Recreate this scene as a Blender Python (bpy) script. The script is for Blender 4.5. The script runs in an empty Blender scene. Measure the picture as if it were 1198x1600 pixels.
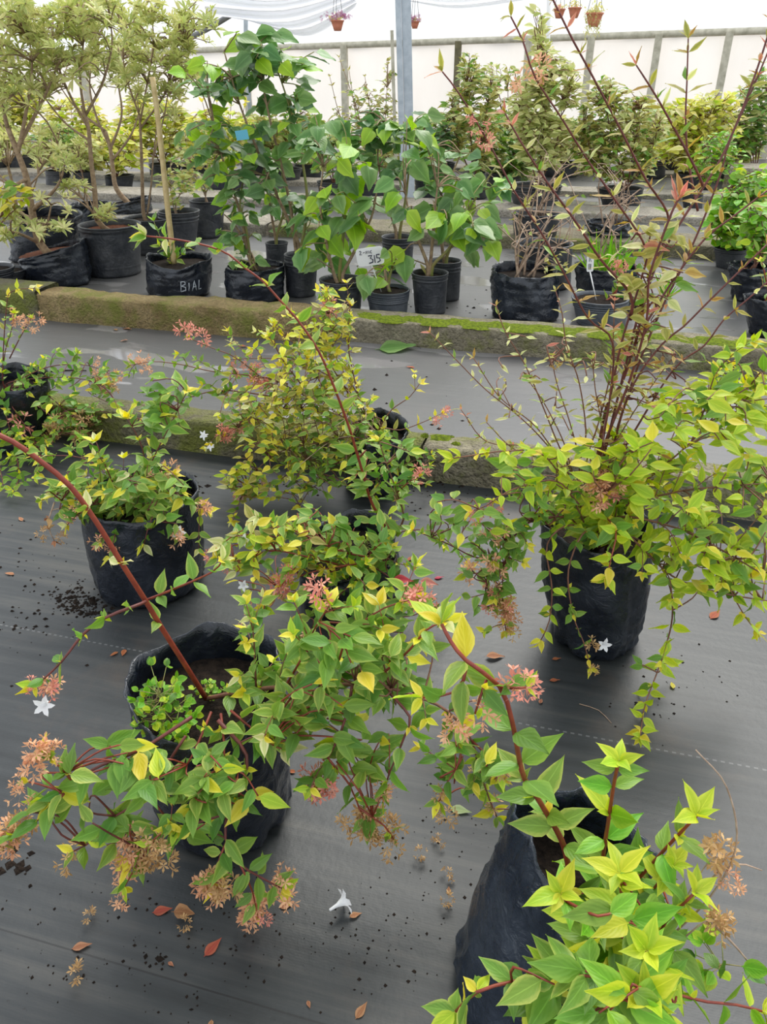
import bpy, bmesh, math, random
from math import sin, cos, tan, pi, radians, sqrt, atan2
from mathutils import Vector, Matrix, noise

random.seed(7)
sc = bpy.context.scene
col = sc.collection

# ------------------------------------------------------------------ camera, sky, sun, exposure
CAM_H, PITCH, FPX = 1.25, radians(30), 1200.0
cd = bpy.data.cameras.new('camera')
cd.sensor_fit = 'VERTICAL'
cd.sensor_height = 36.0
cd.lens = FPX / 1600 * 36.0
cd.clip_start = 0.02
cam = bpy.data.objects.new('camera', cd)
col.objects.link(cam)
cam.location = (0, 0, CAM_H)
cam.rotation_euler = (pi / 2 - PITCH, 0, 0)
sc.camera = cam

world = bpy.data.worlds.new('greenhouse_daylight')
sc.world = world
world.use_nodes = True
bg = world.node_tree.nodes['Background']
bg.inputs[0].default_value = (0.90, 0.95, 1.0, 1)
bg.inputs[1].default_value = 1.25

sd = bpy.data.lights.new('soft_sun', 'SUN')
sd.energy = 3.0
sd.angle = radians(36)
sd.color = (1.0, 0.97, 0.90)
sun = bpy.data.objects.new('soft_sun', sd)
col.objects.link(sun)
sun.rotation_euler = (radians(-34), radians(16), 0)

vs = sc.view_settings
vs.view_transform = 'Standard'
vs.look = 'None'
vs.gamma = 1
vs.use_curve_mapping = False
vs.exposure = 0.12

# ------------------------------------------------------------------ view geometry of the photograph
def ray(x, y):
    a = (x - 599) / FPX
    b = -(y - 800) / FPX
    return Vector((a, cos(PITCH) + b * sin(PITCH), -sin(PITCH) + b * cos(PITCH)))

def G(x, y, z=0.0):                     # ground (or height z) point seen at a pixel
    r = ray(x, y)
    t = (z - CAM_H) / r.z
    return Vector((r.x * t, r.y * t, z))

def at(x, y, Y):                        # point at distance Y seen at a pixel
    r = ray(x, y)
    t = Y / r.y
    return Vector((r.x * t, Y, CAM_H + r.z * t))

def depth(v):
    return v.y * cos(PITCH) - (v.z - CAM_H) * sin(PITCH)

def pix(v):
    d = max(depth(v), 1e-3)
    up = v.y * sin(PITCH) + (v.z - CAM_H) * cos(PITCH)
    return 599 + FPX * v.x / d, 800 - FPX * up / d

U = Vector((-0.966, 0.259, 0))          # the direction in which the kerbs run
V = Vector((0.259, 0.966, 0))           # across the kerbs, away from the camera

# ------------------------------------------------------------------ materials
def lin(c):
    return tuple((v / 255 / 12.92 if v <= 10 else ((v / 255 + 0.055) / 1.055) ** 2.4) for v in c)

class NT:
    def __init__(self, name):
        self.m = bpy.data.materials.new(name)
        self.m.use_nodes = True
        self.t = self.m.node_tree
        self.b = self.t.nodes['Principled BSDF']
        self.out = self.t.nodes['Material Output']
    def n(self, ty, **kw):
        nd = self.t.nodes.new(ty)
        for k, v in kw.items():
            if k.startswith('i_'):
                key = k[2:]
                nd.inputs[int(key) if key.isdigit() else key.replace('_', ' ')].default_value = v
            else:
                setattr(nd, k, v)
        return nd
    def l(self, a, b):
        self.t.links.new(a, b)
    def ramp(self, src, stops):
        r = self.n('ShaderNodeValToRGB')
        e = r.color_ramp.elements
        while len(e) < len(stops):
            e.new(0.5)
        for el, (p, c) in zip(e, stops):
            el.position = p
            el.color = (c[0], c[1], c[2], 1) if not isinstance(c, (int, float)) else (c, c, c, 1)
        self.l(src, r.inputs[0])
        return r.outputs[0]
    def noise(self, scale, detail=3, rough=0.55, vec=None, dist=0.0):
        nd = self.n('ShaderNodeTexNoise', i_Scale=scale, i_Detail=detail, i_Roughness=rough, i_Distortion=dist)
        if vec is not None:
            self.l(vec, nd.inputs['Vector'])
        return nd.outputs['Fac']
    def mix(self, f, a, b, blend='MIX'):
        nd = self.n('ShaderNodeMix', data_type='RGBA', blend_type=blend)
        for s, v in ((nd.inputs[0], f), (nd.inputs[6], a), (nd.inputs[7], b)):
            if isinstance(v, (int, float)):
                s.default_value = v
            elif isinstance(v, tuple):
                s.default_value = (v[0], v[1], v[2], 1)
            else:
                self.l(v, s)
        return nd.outputs[2]
    def math(self, op, a, b=None, c=None):
        nd = self.n('ShaderNodeMath', operation=op)
        for i, v in enumerate((a, b, c)):
            if v is None:
                continue
            if isinstance(v, (int, float)):
                nd.inputs[i].default_value = v
            else:
                self.l(v, nd.inputs[i])
        return nd.outputs[0]
    def bump(self, h, strength=0.3, dist=0.01):
        nd = self.n('ShaderNodeBump', i_Strength=strength, i_Distance=dist)
        self.l(h, nd.inputs['Height'])
        self.l(nd.outputs[0], self.b.inputs['Normal'])
        return nd.outputs[0]
    def pos(self):
        return self.n('ShaderNodeNewGeometry').outputs['Position']
    def rand(self):
        a = self.n('ShaderNodeObjectInfo').outputs['Random']
        b = self.n('ShaderNodeNewGeometry').outputs['Random Per Island']
        return self.math('FRACT', self.math('ADD', a, b))

def setp(nt, **kw):
    for k, v in kw.items():
        s = nt.b.inputs[k.replace('_', ' ')]
        s.default_value = (v[0], v[1], v[2], 1) if isinstance(v, tuple) and len(v) == 3 else v

def leaf_mat(name, core, edge, gloss=0.42, edge_at=0.55, trans=0.35, vary=0.22):
    """Leaf: colour runs from the midrib (core) to the margin (edge); light passes through the blade."""
    n = NT(name)
    uv = n.n('ShaderNodeUVMap').outputs[0]
    sx = n.n('ShaderNodeSeparateXYZ')
    n.l(uv, sx.inputs[0])
    u = n.math('ABSOLUTE', n.math('MULTIPLY_ADD', sx.outputs[0], 2.0, -1.0))
    wob = n.noise(9.0, 2, vec=uv)
    u2 = n.math('ADD', u, n.math('MULTIPLY_ADD', wob, 0.5, -0.25))
    f = n.ramp(u2, [(max(edge_at - 0.22, 0.02), 0.0), (min(edge_at + 0.2, 1), 1.0)])
    c = n.mix(f, lin(core), lin(edge))
    rib = n.ramp(u, [(0.02, 1.0), (0.07, 0.0)])
    c = n.mix(n.math('MULTIPLY', rib, 0.35), c, lin([min(255, int(v * 1.25) + 25) for v in core]))
    r = n.rand()
    hsv = n.n('ShaderNodeHueSaturation')
    n.l(c, hsv.inputs['Color'])
    n.l(n.math('MULTIPLY_ADD', r, vary, 1 - vary / 2 - 0.02), hsv.inputs['Value'])
    n.l(n.math('MULTIPLY_ADD', n.math('FRACT', n.math('MULTIPLY', r, 7.31)), 0.030, 0.478), hsv.inputs['Hue'])
    cc = hsv.outputs[0]
    n.l(cc, n.b.inputs['Base Color'])
    setp(n, Roughness=gloss)
    n.b.inputs['Specular IOR Level'].default_value = 0.4
    vein = n.n('ShaderNodeTexWave', wave_type='BANDS', bands_direction='DIAGONAL', i_Scale=2.2, i_Distortion=1.0)
    mirror = n.n('ShaderNodeCombineXYZ')
    n.l(n.math('MULTIPLY', u, -0.8), mirror.inputs[0])
    n.l(n.math('MULTIPLY', sx.outputs[1], 1.6), mirror.inputs[1])
    n.l(mirror.outputs[0], vein.inputs['Vector'])
    n.bump(vein.outputs['Fac'], 0.12, 0.002)
    tr = n.n('ShaderNodeBsdfTranslucent')
    sat = n.n('ShaderNodeHueSaturation', i_Saturation=1.1, i_Value=1.15)
    n.l(cc, sat.inputs['Color'])
    n.l(sat.outputs[0], tr.inputs[0])
    mx = n.n('ShaderNodeMixShader', i_0=trans)
    n.l(n.b.outputs[0], mx.inputs[1])
    n.l(tr.outputs[0], mx.inputs[2])
    n.l(mx.outputs[0], n.out.inputs[0])
    return n.m

M = {}
LEAF = {
    'green':   ((92, 138, 54), (106, 150, 62), .40, .7),
    'mid':     ((112, 156, 58), (132, 170, 68), .40, .68),
    'lime':    ((168, 200, 48), (196, 214, 66), .45, .6),
    'gold':    ((224, 216, 56), (238, 228, 92), .45, .6),
    'varieg':  ((120, 158, 62), (174, 190, 92), .42, .76),
    'cream':   ((196, 204, 126), (226, 224, 164), .45, .5),
    'lemon':   ((186, 202, 50), (208, 216, 74), .45, .6),
    'olive':   ((150, 152, 66), (188, 182, 98), .5, .5),
    'bronze':  ((166, 132, 58), (192, 164, 88), .5, .5),
    'pinkish': ((196, 128, 106), (222, 166, 130), .5, .5),
    'red':     ((200, 62, 56), (220, 96, 84), .45, .6),
    'dark':    ((74, 114, 62), (98, 136, 80), .34, .6),
    'hib':     ((100, 142, 74), (128, 164, 96), .34, .6),
    'hiblime': ((140, 184, 44), (158, 196, 58), .4, .6),
    'azalea':  ((168, 182, 104), (196, 202, 128), .5, .5),
    'azlight': ((204, 208, 134), (222, 220, 156), .5, .5),
    'bright':  ((112, 176, 44), (140, 194, 62), .42, .6),
    'yellowbush': ((220, 220, 92), (232, 228, 122), .5, .5),
    'dry':     ((150, 104, 68), (176, 132, 92), .7, .5),
    'rust':    ((150, 78, 48), (164, 98, 62), .7, .5),
    'palegreen': ((176, 196, 132), (196, 210, 156), .5, .6),
}
for k, (a, b, g, e) in LEAF.items():
    M[k] = leaf_mat('leaf_' + k, a, b, g, e, 0.12 if k in ('dry', 'rust') else 0.35)

def plain(name, c, rough=0.6, vary=0.0, scale=30, c2=None, bump=0.0, bscale=80, spec=0.5, metal=0.0):
    n = NT(name)
    setp(n, Roughness=rough, Metallic=metal)
    n.b.inputs['Specular IOR Level'].default_value = spec
    tc = n.n('ShaderNodeTexCoord').outputs['Object']
    if c2 is not None:
        f = n.ramp(n.noise(scale, 4, vec=tc), [(0.35, 0.0), (0.68, 1.0)])
        n.l(n.mix(f, lin(c), lin(c2)), n.b.inputs['Base Color'])
    else:
        setp(n, Base_Color=lin(c))
    if bump:
        n.bump(n.noise(bscale, 4, vec=tc), bump, 0.01)
    return n.m

def petal_mat(name, a, b):
    n = NT(name)
    n.l(n.mix(n.rand(), lin(a), lin(b)), n.b.inputs['Base Color'])
    setp(n, Roughness=0.6)
    n.b.inputs['Specular IOR Level'].default_value = 0.25
    tr = n.n('ShaderNodeBsdfTranslucent', i_0=(*lin(b), 1))
    mx = n.n('ShaderNodeMixShader', i_0=0.25)
    n.l(n.b.outputs[0], mx.inputs[1]); n.l(tr.outputs[0], mx.inputs[2]); n.l(mx.outputs[0], n.out.inputs[0])
    return n.m

M['pinkfl'] = petal_mat('sepal_pink', (214, 122, 112), (236, 172, 150))
M['tanfl'] = petal_mat('sepal_tan', (176, 134, 86), (214, 178, 128))
M['peachfl'] = petal_mat('sepal_peach', (214, 148, 112), (236, 190, 150))
M['redfl'] = petal_mat('petal_red', (206, 80, 84), (226, 120, 110))
M['purplefl'] = petal_mat('petal_purple', (150, 90, 150), (206, 150, 176))
M['white'] = petal_mat('petal_white', (240, 240, 240), (250, 250, 252))
M['stem_red'] = plain('stem_red', (142, 62, 40), 0.45, c2=(116, 44, 34), scale=60)
M['stem_brown'] = plain('stem_brown', (132, 88, 66), 0.6, c2=(104, 66, 52), scale=60)
M['stem_dark'] = plain('stem_maroon', (112, 54, 48), 0.5, c2=(88, 42, 38), scale=60)
M['stem_green'] = plain('stem_green', (128, 140, 70), 0.5, c2=(142, 122, 74), scale=60)
M['bark'] = plain('bark', (166, 142, 112), 0.85, c2=(128, 104, 82), scale=50, bump=0.5)
M['twig'] = plain('pale_twig', (184, 160, 138), 0.8, c2=(146, 120, 100), scale=60)
M['bamboo'] = plain('bamboo', (206, 184, 134), 0.5, c2=(186, 160, 108), scale=40)
M['soil'] = plain('soil', (48, 39, 33), 0.95, c2=(24, 20, 18), scale=90, bump=0.8, bscale=160, spec=0.15)
M['redsoil'] = plain('bark_mulch', (136, 86, 66), 0.95, c2=(92, 62, 50), scale=90, bump=0.8, bscale=160, spec=0.15)
M['terracotta'] = plain('terracotta', (206, 124, 100), 0.7, c2=(216, 144, 120), scale=20)
M['tagwhite'] = plain('tag_white', (244, 244, 244), 0.4)
M['ink'] = plain('ink', (44, 44, 70), 0.6)
M['chalk'] = plain('chalk_marker', (178, 184, 190), 0.7)
M['moss'] = plain('moss', (120, 136, 36), 0.95, c2=(78, 92, 32), scale=70, bump=0.9, bscale=220, spec=0.1)
M['bluetag'] = plain('blue_tag', (90, 168, 190), 0.5)

def bag_mat(name, base, dust, rough, dusty):
    """Black polythene: crumpled sheen and a film of pale dust."""
    n = NT(name)
    tc = n.n('ShaderNodeTexCoord').outputs['Object']
    f = n.ramp(n.noise(9, 5, 0.65, tc), [(0.42, 0.0), (0.75, 1.0)])
    sp = n.ramp(n.noise(130, 2, 0.6, tc), [(0.66, 0.0), (0.74, 1.0)])
    fac = n.math('MAXIMUM', n.math('MULTIPLY', f, dusty), n.math('MULTIPLY', sp, dusty * 0.6))
    n.l(n.mix(fac, lin(base), lin(dust)), n.b.inputs['Base Color'])
    n.l(n.math('MULTIPLY_ADD', f, 0.25, rough), n.b.inputs['Roughness'])
    n.b.inputs['Specular IOR Level'].default_value = 0.55
    w = n.noise(22, 4, 0.6, tc, 1.2)
    w2 = n.noise(90, 3, 0.6, tc)
    n.bump(n.math('ADD', w, n.math('MULTIPLY', w2, 0.12)), 0.3, 0.03)
    return n.m
M['bag'] = bag_mat('black_polythene', (20, 25, 34), (70, 76, 88), 0.22, 0.34)
M['bagshiny'] = bag_mat('black_polythene_glossy', (18, 24, 34), (84, 92, 104), 0.16, 0.35)
M['bagnear'] = bag_mat('black_polythene_folded', (30, 38, 50), (96, 104, 116), 0.16, 0.35)
M['pot'] = bag_mat('black_nursery_plastic', (44, 47, 53), (104, 104, 106), 0.40, 0.5)  # base lifted to a dusty grey to paint in background haze
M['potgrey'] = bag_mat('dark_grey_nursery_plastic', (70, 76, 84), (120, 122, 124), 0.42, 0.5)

def mat_floor():
    """Woven black ground cover: fine weave, a stitched marker line, damp patches with painted sheen, dust and soil stains."""
    n = NT('woven_ground_cover')
    p = n.pos()
    rot = n.n('ShaderNodeVectorRotate', rotation_type='Z_AXIS', i_Angle=radians(15))
    n.l(p, rot.inputs['Vector'])
    q = rot.outputs[0]                          # x along the kerbs, y across them
    sx = n.n('ShaderNodeSeparateXYZ'); n.l(q, sx.inputs[0])
    X, Y = sx.outputs[0], sx.outputs[1]
    st = n.n('ShaderNodeMapping', i_Scale=(1.2, 22, 1)); n.l(q, st.inputs[0])
    streak = n.noise(1.6, 5, 0.6, st.outputs[0])
    cloud = n.noise(1.3, 5, 0.6, p)
    base = n.ramp(n.math('ADD', n.math('MULTIPLY', streak, 0.55), n.math('MULTIPLY', cloud, 0.45)),
                  [(0.34, lin((33, 36, 38))), (0.50, lin((49, 52, 54))), (0.68, lin((76, 75, 72)))])
    brown = n.ramp(n.noise(2.6, 6, 0.7, p), [(0.55, 0.0), (0.75, 0.65)])
    c = n.mix(brown, base, lin((78, 66, 58)))
    specks = n.ramp(n.noise(70, 2, 0.7, p), [(0.70, 0.0), (0.76, 1.0)])
    c = n.mix(n.math('MULTIPLY', specks, 0.55), c, lin((28, 24, 22)))
    # stitched dotted line along the cloth
    y0 = n.math('ABSOLUTE', n.math('SUBTRACT', Y, DOT_Y))
    line = n.math('LESS_THAN', y0, 0.0022)
    dot = n.math('LESS_THAN', n.math('FRACT', n.math('MULTIPLY', X, 62.0)), 0.5)
    c = n.mix(n.math('MULTIPLY', n.math('MULTIPLY', line, dot), 0.30), c, lin((150, 150, 150)))
    for ys, wd in SEAMS:
        s = n.math('LESS_THAN', n.math('ABSOLUTE', n.math('SUBTRACT', Y, ys)), wd)
        c = n.mix(n.math('MULTIPLY', s, 0.75), c, lin((26, 26, 28)))
    # damp film and its painted sheen: puddles lie in the hollows of the walk between the two near kerbs and beyond
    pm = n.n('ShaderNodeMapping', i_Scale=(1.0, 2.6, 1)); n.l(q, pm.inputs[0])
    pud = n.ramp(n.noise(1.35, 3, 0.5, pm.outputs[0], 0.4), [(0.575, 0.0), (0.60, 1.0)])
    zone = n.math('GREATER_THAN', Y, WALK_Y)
    c = n.mix(n.math('MULTIPLY', zone, 0.55), c, lin((104, 102, 102)))  # walk base paler: dust, plus wet sheen put into the colour
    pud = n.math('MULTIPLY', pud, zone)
    c = n.mix(n.math('MULTIPLY', pud, 0.5), c, lin((150, 147, 146)))  # pale grey puts reflected sky into the puddle colour
    n.l(c, n.b.inputs['Base Color'])
    rgh = n.math('SUBTRACT', n.math('MULTIPLY_ADD', zone, -0.08, n.math('MULTIPLY_ADD', cloud, 0.25, 0.33)), n.math('MULTIPLY', pud, 0.36))
    n.l(n.math('MAXIMUM', rgh, 0.08), n.b.inputs['Roughness'])
    n.b.inputs['Specular IOR Level'].default_value = 0.5
    wv = n.n('ShaderNodeTexWave', wave_type='BANDS', bands_direction='Y', i_Scale=70.0, i_Distortion=3.0); n.l(q, wv.inputs['Vector'])
    h = n.math('ADD', n.math('MULTIPLY', wv.outputs['Fac'], 0.05), n.math('ADD', n.math('MULTIPLY', streak, 0.3), n.noise(60, 3, 0.6, p)))
    inv = n.math('SUBTRACT', 1.0, n.math('MULTIPLY', pud, 0.95))
    n.bump(n.math('MULTIPLY', h, inv), 0.16, 0.004)
    return n.m

def rotY(px, py):
    g = G(px, py)
    a = radians(15)
    return g.x * sin(a) + g.y * cos(a)
DOT_Y = rotY(859, 1139)
WALK_Y = rotY(700, 740)
SEAMS = [(rotY(950, 418), 0.012), (rotY(850, 352), 0.015), (rotY(300, 1540), 0.0015), (rotY(700, 640), 0.004)]
M['floor'] = mat_floor()

def concrete(name, c, c2, mossy, grain):
    n = NT(name)
    p = n.pos()
    f = n.ramp(n.noise(7, 6, 0.65, p), [(0.3, 0.0), (0.7, 1.0)])
    cc = n.mix(f, lin(c), lin(c2))
    gr = n.ramp(n.noise(grain, 2, 0.7, p), [(0.35, 0.0), (0.65, 1.0)])
    cc = n.mix(n.math('MULTIPLY', gr, 0.5), cc, lin([int(v * 0.5) for v in c]))
    nz = n.n('ShaderNodeSeparateXYZ'); n.l(n.n('ShaderNodeNewGeometry').outputs['Normal'], nz.inputs[0])
    m = n.ramp(n.noise(5.0, 5, 0.7, p), [(0.62 - mossy * 0.35, 0.0), (0.80 - mossy * 0.35, 1.0)])
    cc = n.mix(n.math('MULTIPLY', m, 0.85), cc, lin((112, 118, 48)))
    n.l(cc, n.b.inputs['Base Color'])
    setp(n, Roughness=0.9)
    n.b.inputs['Specular IOR Level'].default_value = 0.25
    n.bump(n.math('ADD', n.noise(grain, 3, 0.7, p), n.noise(grain * .25, 3, .6, p)), 1.0, 0.02)
    return n.m
M['conc'] = concrete('mossy_concrete', (160, 152, 130), (122, 114, 94), 0.35, 60)
M['concrough'] = concrete('exposed_aggregate', (176, 156, 112), (128, 106, 70), 0.42, 75)
M['concpale'] = concrete('pale_concrete', (190, 182, 168), (158, 150, 136), 0.1, 50)
M['concmoss'] = concrete('damp_mossy_concrete', (134, 128, 104), (96, 90, 72), 0.55, 60)
M['galv'] = plain('galvanised_steel', (190, 198, 206), 0.5, c2=(168, 178, 188), scale=14, metal=0.0)
M['wood'] = plain('grey_timber', (206, 200, 182), 0.8, c2=(172, 166, 146), scale=12)
M['wooddark'] = plain('dark_timber', (120, 112, 84), 0.8, c2=(92, 86, 62), scale=12)
M['wire'] = plain('dark_cable', (120, 120, 122), 0.6)
M['pvc'] = plain('white_pvc', (236, 234, 232), 0.4)

def plastic_sheet(name, c, c2, tl=.5):
    n = NT(name)
    p = n.pos()
    st = n.n('ShaderNodeMapping', i_Scale=(1, 1, 0.4)); n.l(p, st.inputs[0])
    f = n.ramp(n.noise(1.2, 4, 0.55, st.outputs[0]), [(0.35, 0.0), (0.7, 1.0)])
    cc = n.mix(f, lin(c), lin(c2))
    n.l(cc, n.b.inputs['Base Color'])
    setp(n, Roughness=0.5)
    n.bump(n.noise(2.5, 4, 0.6, st.outputs[0], 1.0), 0.35, 0.05)
    tr = n.n('ShaderNodeBsdfTranslucent'); n.l(cc, tr.inputs[0])
    mx = n.n('ShaderNodeMixShader', i_0=tl)
    n.l(n.b.outputs[0], mx.inputs[1]); n.l(tr.outputs[0], mx.inputs[2]); n.l(mx.outputs[0], n.out.inputs[0])
    return n.m
M['sheet'] = plastic_sheet('white_plastic_sheet', (252, 246, 240), (246, 238, 230))
M['curtain'] = plastic_sheet('white_plastic_curtain', (252, 252, 254), (248, 249, 252), .68)
M['sheetup'] = plastic_sheet('white_plastic_film', (248, 248, 250), (240, 242, 246))

# ------------------------------------------------------------------ mesh helpers
def mesh_obj(name, verts, faces, mat, parent=None, uvs=None, smooth=True, label=None, kind=None):
    me = bpy.data.meshes.new(name)
    me.from_pydata(verts, [], faces)
    for m in (mat if isinstance(mat, list) else [mat]):
        me.materials.append(m)
    if smooth:
        me.polygons.foreach_set('use_smooth', [True] * len(me.polygons))
    if uvs is not None:
        lay = me.uv_layers.new(name='UVMap')
        flat = []
        for f in faces:
            for i in f:
                flat += uvs[i]
        lay.data.foreach_set('uv', flat)
    o = bpy.data.objects.new(name, me)
    col.objects.link(o)
    if parent is not None:
        o.parent = parent
    if label:
        o['label'] = label
    if kind:
        o['kind'] = kind
    return o

def thing(name, label, cat, loc=(0, 0, 0), group=None):
    o = bpy.data.objects.new(name, None)
    o.empty_display_size = 0.05
    col.objects.link(o)
    o.location = loc
    tag(o, label, cat, group)
    return o

def tag(o, label, cat, group=None):
    o['label'] = label
    o['category'] = cat
    if group:
        o['group'] = group
    return o

def structure(o):
    o['kind'] = 'structure'
    return o

class MB:                                # collects tubes, boxes and grids into one mesh
    def __init__(self):
        self.v, self.f = [], []
    def tube(self, pts, r0, r1, sides=6, cap=True, wob=0.0):
        n = len(pts)
        base = len(self.v)
        prev = None
        for i, p in enumerate(pts):
            t = (pts[min(i + 1, n - 1)] - pts[max(i - 1, 0)])
            if t.length < 1e-9:
                t = Vector((0, 0, 1))
            t.normalize()
            if prev is None:
                a = t.orthogonal().normalized()
            else:
                a = prev - t * prev.dot(t)
                a = a.normalized() if a.length > 1e-6 else t.orthogonal().normalized()
            prev = a
            b = t.cross(a)
            k = i / max(n - 1, 1)
            r = (r0 + (r1 - r0) * k) * (1 + (random.uniform(-wob, wob) if wob else 0))
            for s in range(sides):
                g = 2 * pi * s / sides
                self.v.append(p + a * (r * cos(g)) + b * (r * sin(g)))
        for i in range(n - 1):
            for s in range(sides):
                s2 = (s + 1) % sides
                self.f.append((base + i * sides + s, base + i * sides + s2, base + (i + 1) * sides + s2, base + (i + 1) * sides + s))
        if cap:
            self.f.append(tuple(base + s for s in reversed(range(sides))))
            self.f.append(tuple(base + (n - 1) * sides + s for s in range(sides)))
        return self
    def box(self, c, ex, ey, ez):        # centre and three half-extent vectors
        b = len(self.v)
        for sx in (-1, 1):
            for sy in (-1, 1):
                for sz in (-1, 1):
                    self.v.append(c + ex * sx + ey * sy + ez * sz)
        for f in ((0, 1, 3, 2), (4, 6, 7, 5), (0, 4, 5, 1), (2, 3, 7, 6), (0, 2, 6, 4), (1, 5, 7, 3)):
            self.f.append(tuple(b + i for i in f))
        return self
    def build(self, name, mat, parent=None, smooth=True, **kw):
        return mesh_obj(name, self.v, self.f, mat, parent, smooth=smooth, **kw)

def spline(P, step):
    """Catmull-Rom through P, resampled about every step metres."""
    if len(P) < 3:
        P = [P[0], (P[0] + P[-1]) / 2, P[-1]]
    Q = [P[0] * 2 - P[1]] + list(P) + [P[-1] * 2 - P[-2]]
    out = []
    for i in range(1, len(Q) - 2):
        a, b, c, d = Q[i - 1], Q[i], Q[i + 1], Q[i + 2]
        n = max(2, int((c - b).length / step))
        for k in range(n):
            t = k / n
            out.append(0.5 * ((2 * b) + (c - a) * t + (2 * a - 5 * b + 4 * c - d) * t * t + (3 * b - a - 3 * c + d) * t ** 3))
    out.append(P[-1].copy())
    return out

# ------------------------------------------------------------------ leaf, flower templates
SHAPES = {  # half width along the blade at t
    'ovate':  [(0, .014), (.06, .018), (.14, .13), (.27, .21), (.42, .222), (.58, .175), (.74, .105), (.89, .036), (1, .0)],
    'blade':  [(0, .02), (.3, .035), (.7, .025), (1, .0)],
    'lance':  [(0, .012), (.08, .03), (.22, .10), (.42, .135), (.62, .11), (.82, .05), (1, .0)],
    'broad':  [(0, .015), (.10, .02), (.17, .20), (.30, .31), (.46, .32), (.62, .25), (.78, .145), (.91, .06), (1, .0)],
    'round':  [(0, .02), (.08, .03), (.2, .24), (.4, .34), (.62, .32), (.82, .2), (1, .03)],
}
_leafcache = {}
def leaf_geo(shape, bend):
    key = (shape, bend)
    if key in _leafcache:
        return _leafcache[key]
    prof = SHAPES[shape]
    v, uv, f = [], [], []
    fold = {'blade': .3, 'ovate': .34, 'lance': .35, 'broad': .22, 'round': .2}[shape]
    for i, (t, w) in enumerate(prof):
        ang = bend * t
        y = t if abs(bend) < 1e-3 else sin(ang) / bend
        z0 = 0 if abs(bend) < 1e-3 else -(1 - cos(ang)) / bend
        wav = 0.02 * sin(t * 11)
        saw = (1.08 if i % 2 else 0.95) if shape == 'broad' else 1.0
        for k, q in enumerate((-1, -.5, 0, .5, 1)):
            x = w * q * saw
            z = z0 + abs(x) * fold - (abs(q) == 1) * w * .06 + wav * (q if abs(q) == 1 else 0)
            v.append((x, y, z)); uv.append(((q + 1) / 2, t))
    n = len(prof)
    for i in range(n - 1):
        for k in range(4):
            a = i * 5 + k
            f.append((a, a + 1, a + 6, a + 5))
    _leafcache[key] = (v, f, uv)
    return _leafcache[key]

def whorl_geo(seed, n=9):
    """A rosette of narrow leaves as on an azalea twig."""
    key = ('whorl', seed)
    if key in _leafcache:
        return _leafcache[key]
    rr = random.Random(seed)
    v, uv, f = [], [], []
    for i in range(n):
        a = 2 * pi * i / n + rr.uniform(-.3, .3)
        el = rr.uniform(.1, .9)
        L = rr.uniform(.75, 1.1)
        d = Vector((cos(a) * cos(el), sin(a) * cos(el), sin(el)))
        s = Vector((-sin(a), cos(a), 0))
        b = len(v)
        for t, w in ((0, .02), (.35, .08), (.65, .095), (1, .0)):
            c = d * (t * L) + Vector((0, 0, -.25 * t * t))
            for q in (-1, 0, 1):
                v.append(tuple(c + s * (w * q) + Vector((0, 0, abs(q) * w * .25)))); uv.append(((q + 1) / 2, t))
        for j in range(3):
            for k in range(2):
                a0 = b + j * 3 + k
                f.append((a0, a0 + 1, a0 + 4, a0 + 3))
    _leafcache[key] = (v, f, uv)
    return _leafcache[key]

def cluster_geo(seed, n=8):
    """A head of little five-armed sepal stars."""
    key = ('cluster', seed)
    if key in _leafcache:
        return _leafcache[key]
    rr = random.Random(seed)
    v, uv, f = [], [], []
    for i in range(n):
        d = Vector((rr.gauss(0, 1), rr.gauss(0, 1), rr.gauss(0.2, 1))).normalized()
        c = d * rr.uniform(.35, .85)
        a = d.orthogonal().normalized(); b2 = d.cross(a)
        L = rr.uniform(.42, .62)
        ph = rr.uniform(0, 6)
        for k in range(5):
            g = ph + 2 * pi * k / 5
            o = (a * cos(g) + b2 * sin(g)) * .85 + d * .5
            s = d.cross(o).normalized() * (L * .19)
            b = len(v)
            for p in (c, c + o * L * .62 + s, c + o * L, c + o * L * .62 - s):
                v.append(tuple(p)); uv.append((.5, .5))
            f.append((b, b + 1, b + 2, b + 3))
        b = len(v)                      # short tube behind the star
        for p in (c - d * .35 + a * .03, c + a * .05, c - a * .05, c - d * .35 - a * .03):
            v.append(tuple(p)); uv.append((.5, .5))
        f.append((b, b + 1, b + 2, b + 3))
    _leafcache[key] = (v, f, uv)
    return _leafcache[key]

def trumpet_geo():
    """White funnel flower with five spreading lobes; opens along +Y."""
    key = ('trumpet', 0)
    if key in _leafcache:
        return _leafcache[key]
    v, uv, f = [], [], []
    N = 10
    for (t, r) in ((0, .05), (.35, .08), (.62, .17), (.72, .26)):
        for k in range(N):
            g = 2 * pi * k / N
            v.append((r * cos(g), t, r * sin(g))); uv.append((.5, t))
    for i in range(3):
        for k in range(N):
            k2 = (k + 1) % N
            f.append((i * N + k, i * N + k2, (i + 1) * N + k2, (i + 1) * N + k))
    for k in range(5):
        g0, g1 = 2 * pi * (2 * k) / N, 2 * pi * (2 * k + 2) / N
        gm = (g0 + g1) / 2
        b = len(v)
        for (g, r, t) in ((gm - .30, .42, .78), (gm, .60, .74), (gm + .30, .42, .78)):
            v.append((r * cos(g), t, r * sin(g))); uv.append((.5, 1))
        i0 = 3 * N + (2 * k) % N; i1 = 3 * N + (2 * k + 1) % N; i2 = 3 * N + (2 * k + 2) % N
        f += [(i0, i1, b), (i1, i2, b + 2), (i1, b + 2, b + 1), (i1, b + 1, b)]
    _leafcache[key] = (v, f, uv)
    return _leafcache[key]

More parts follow.
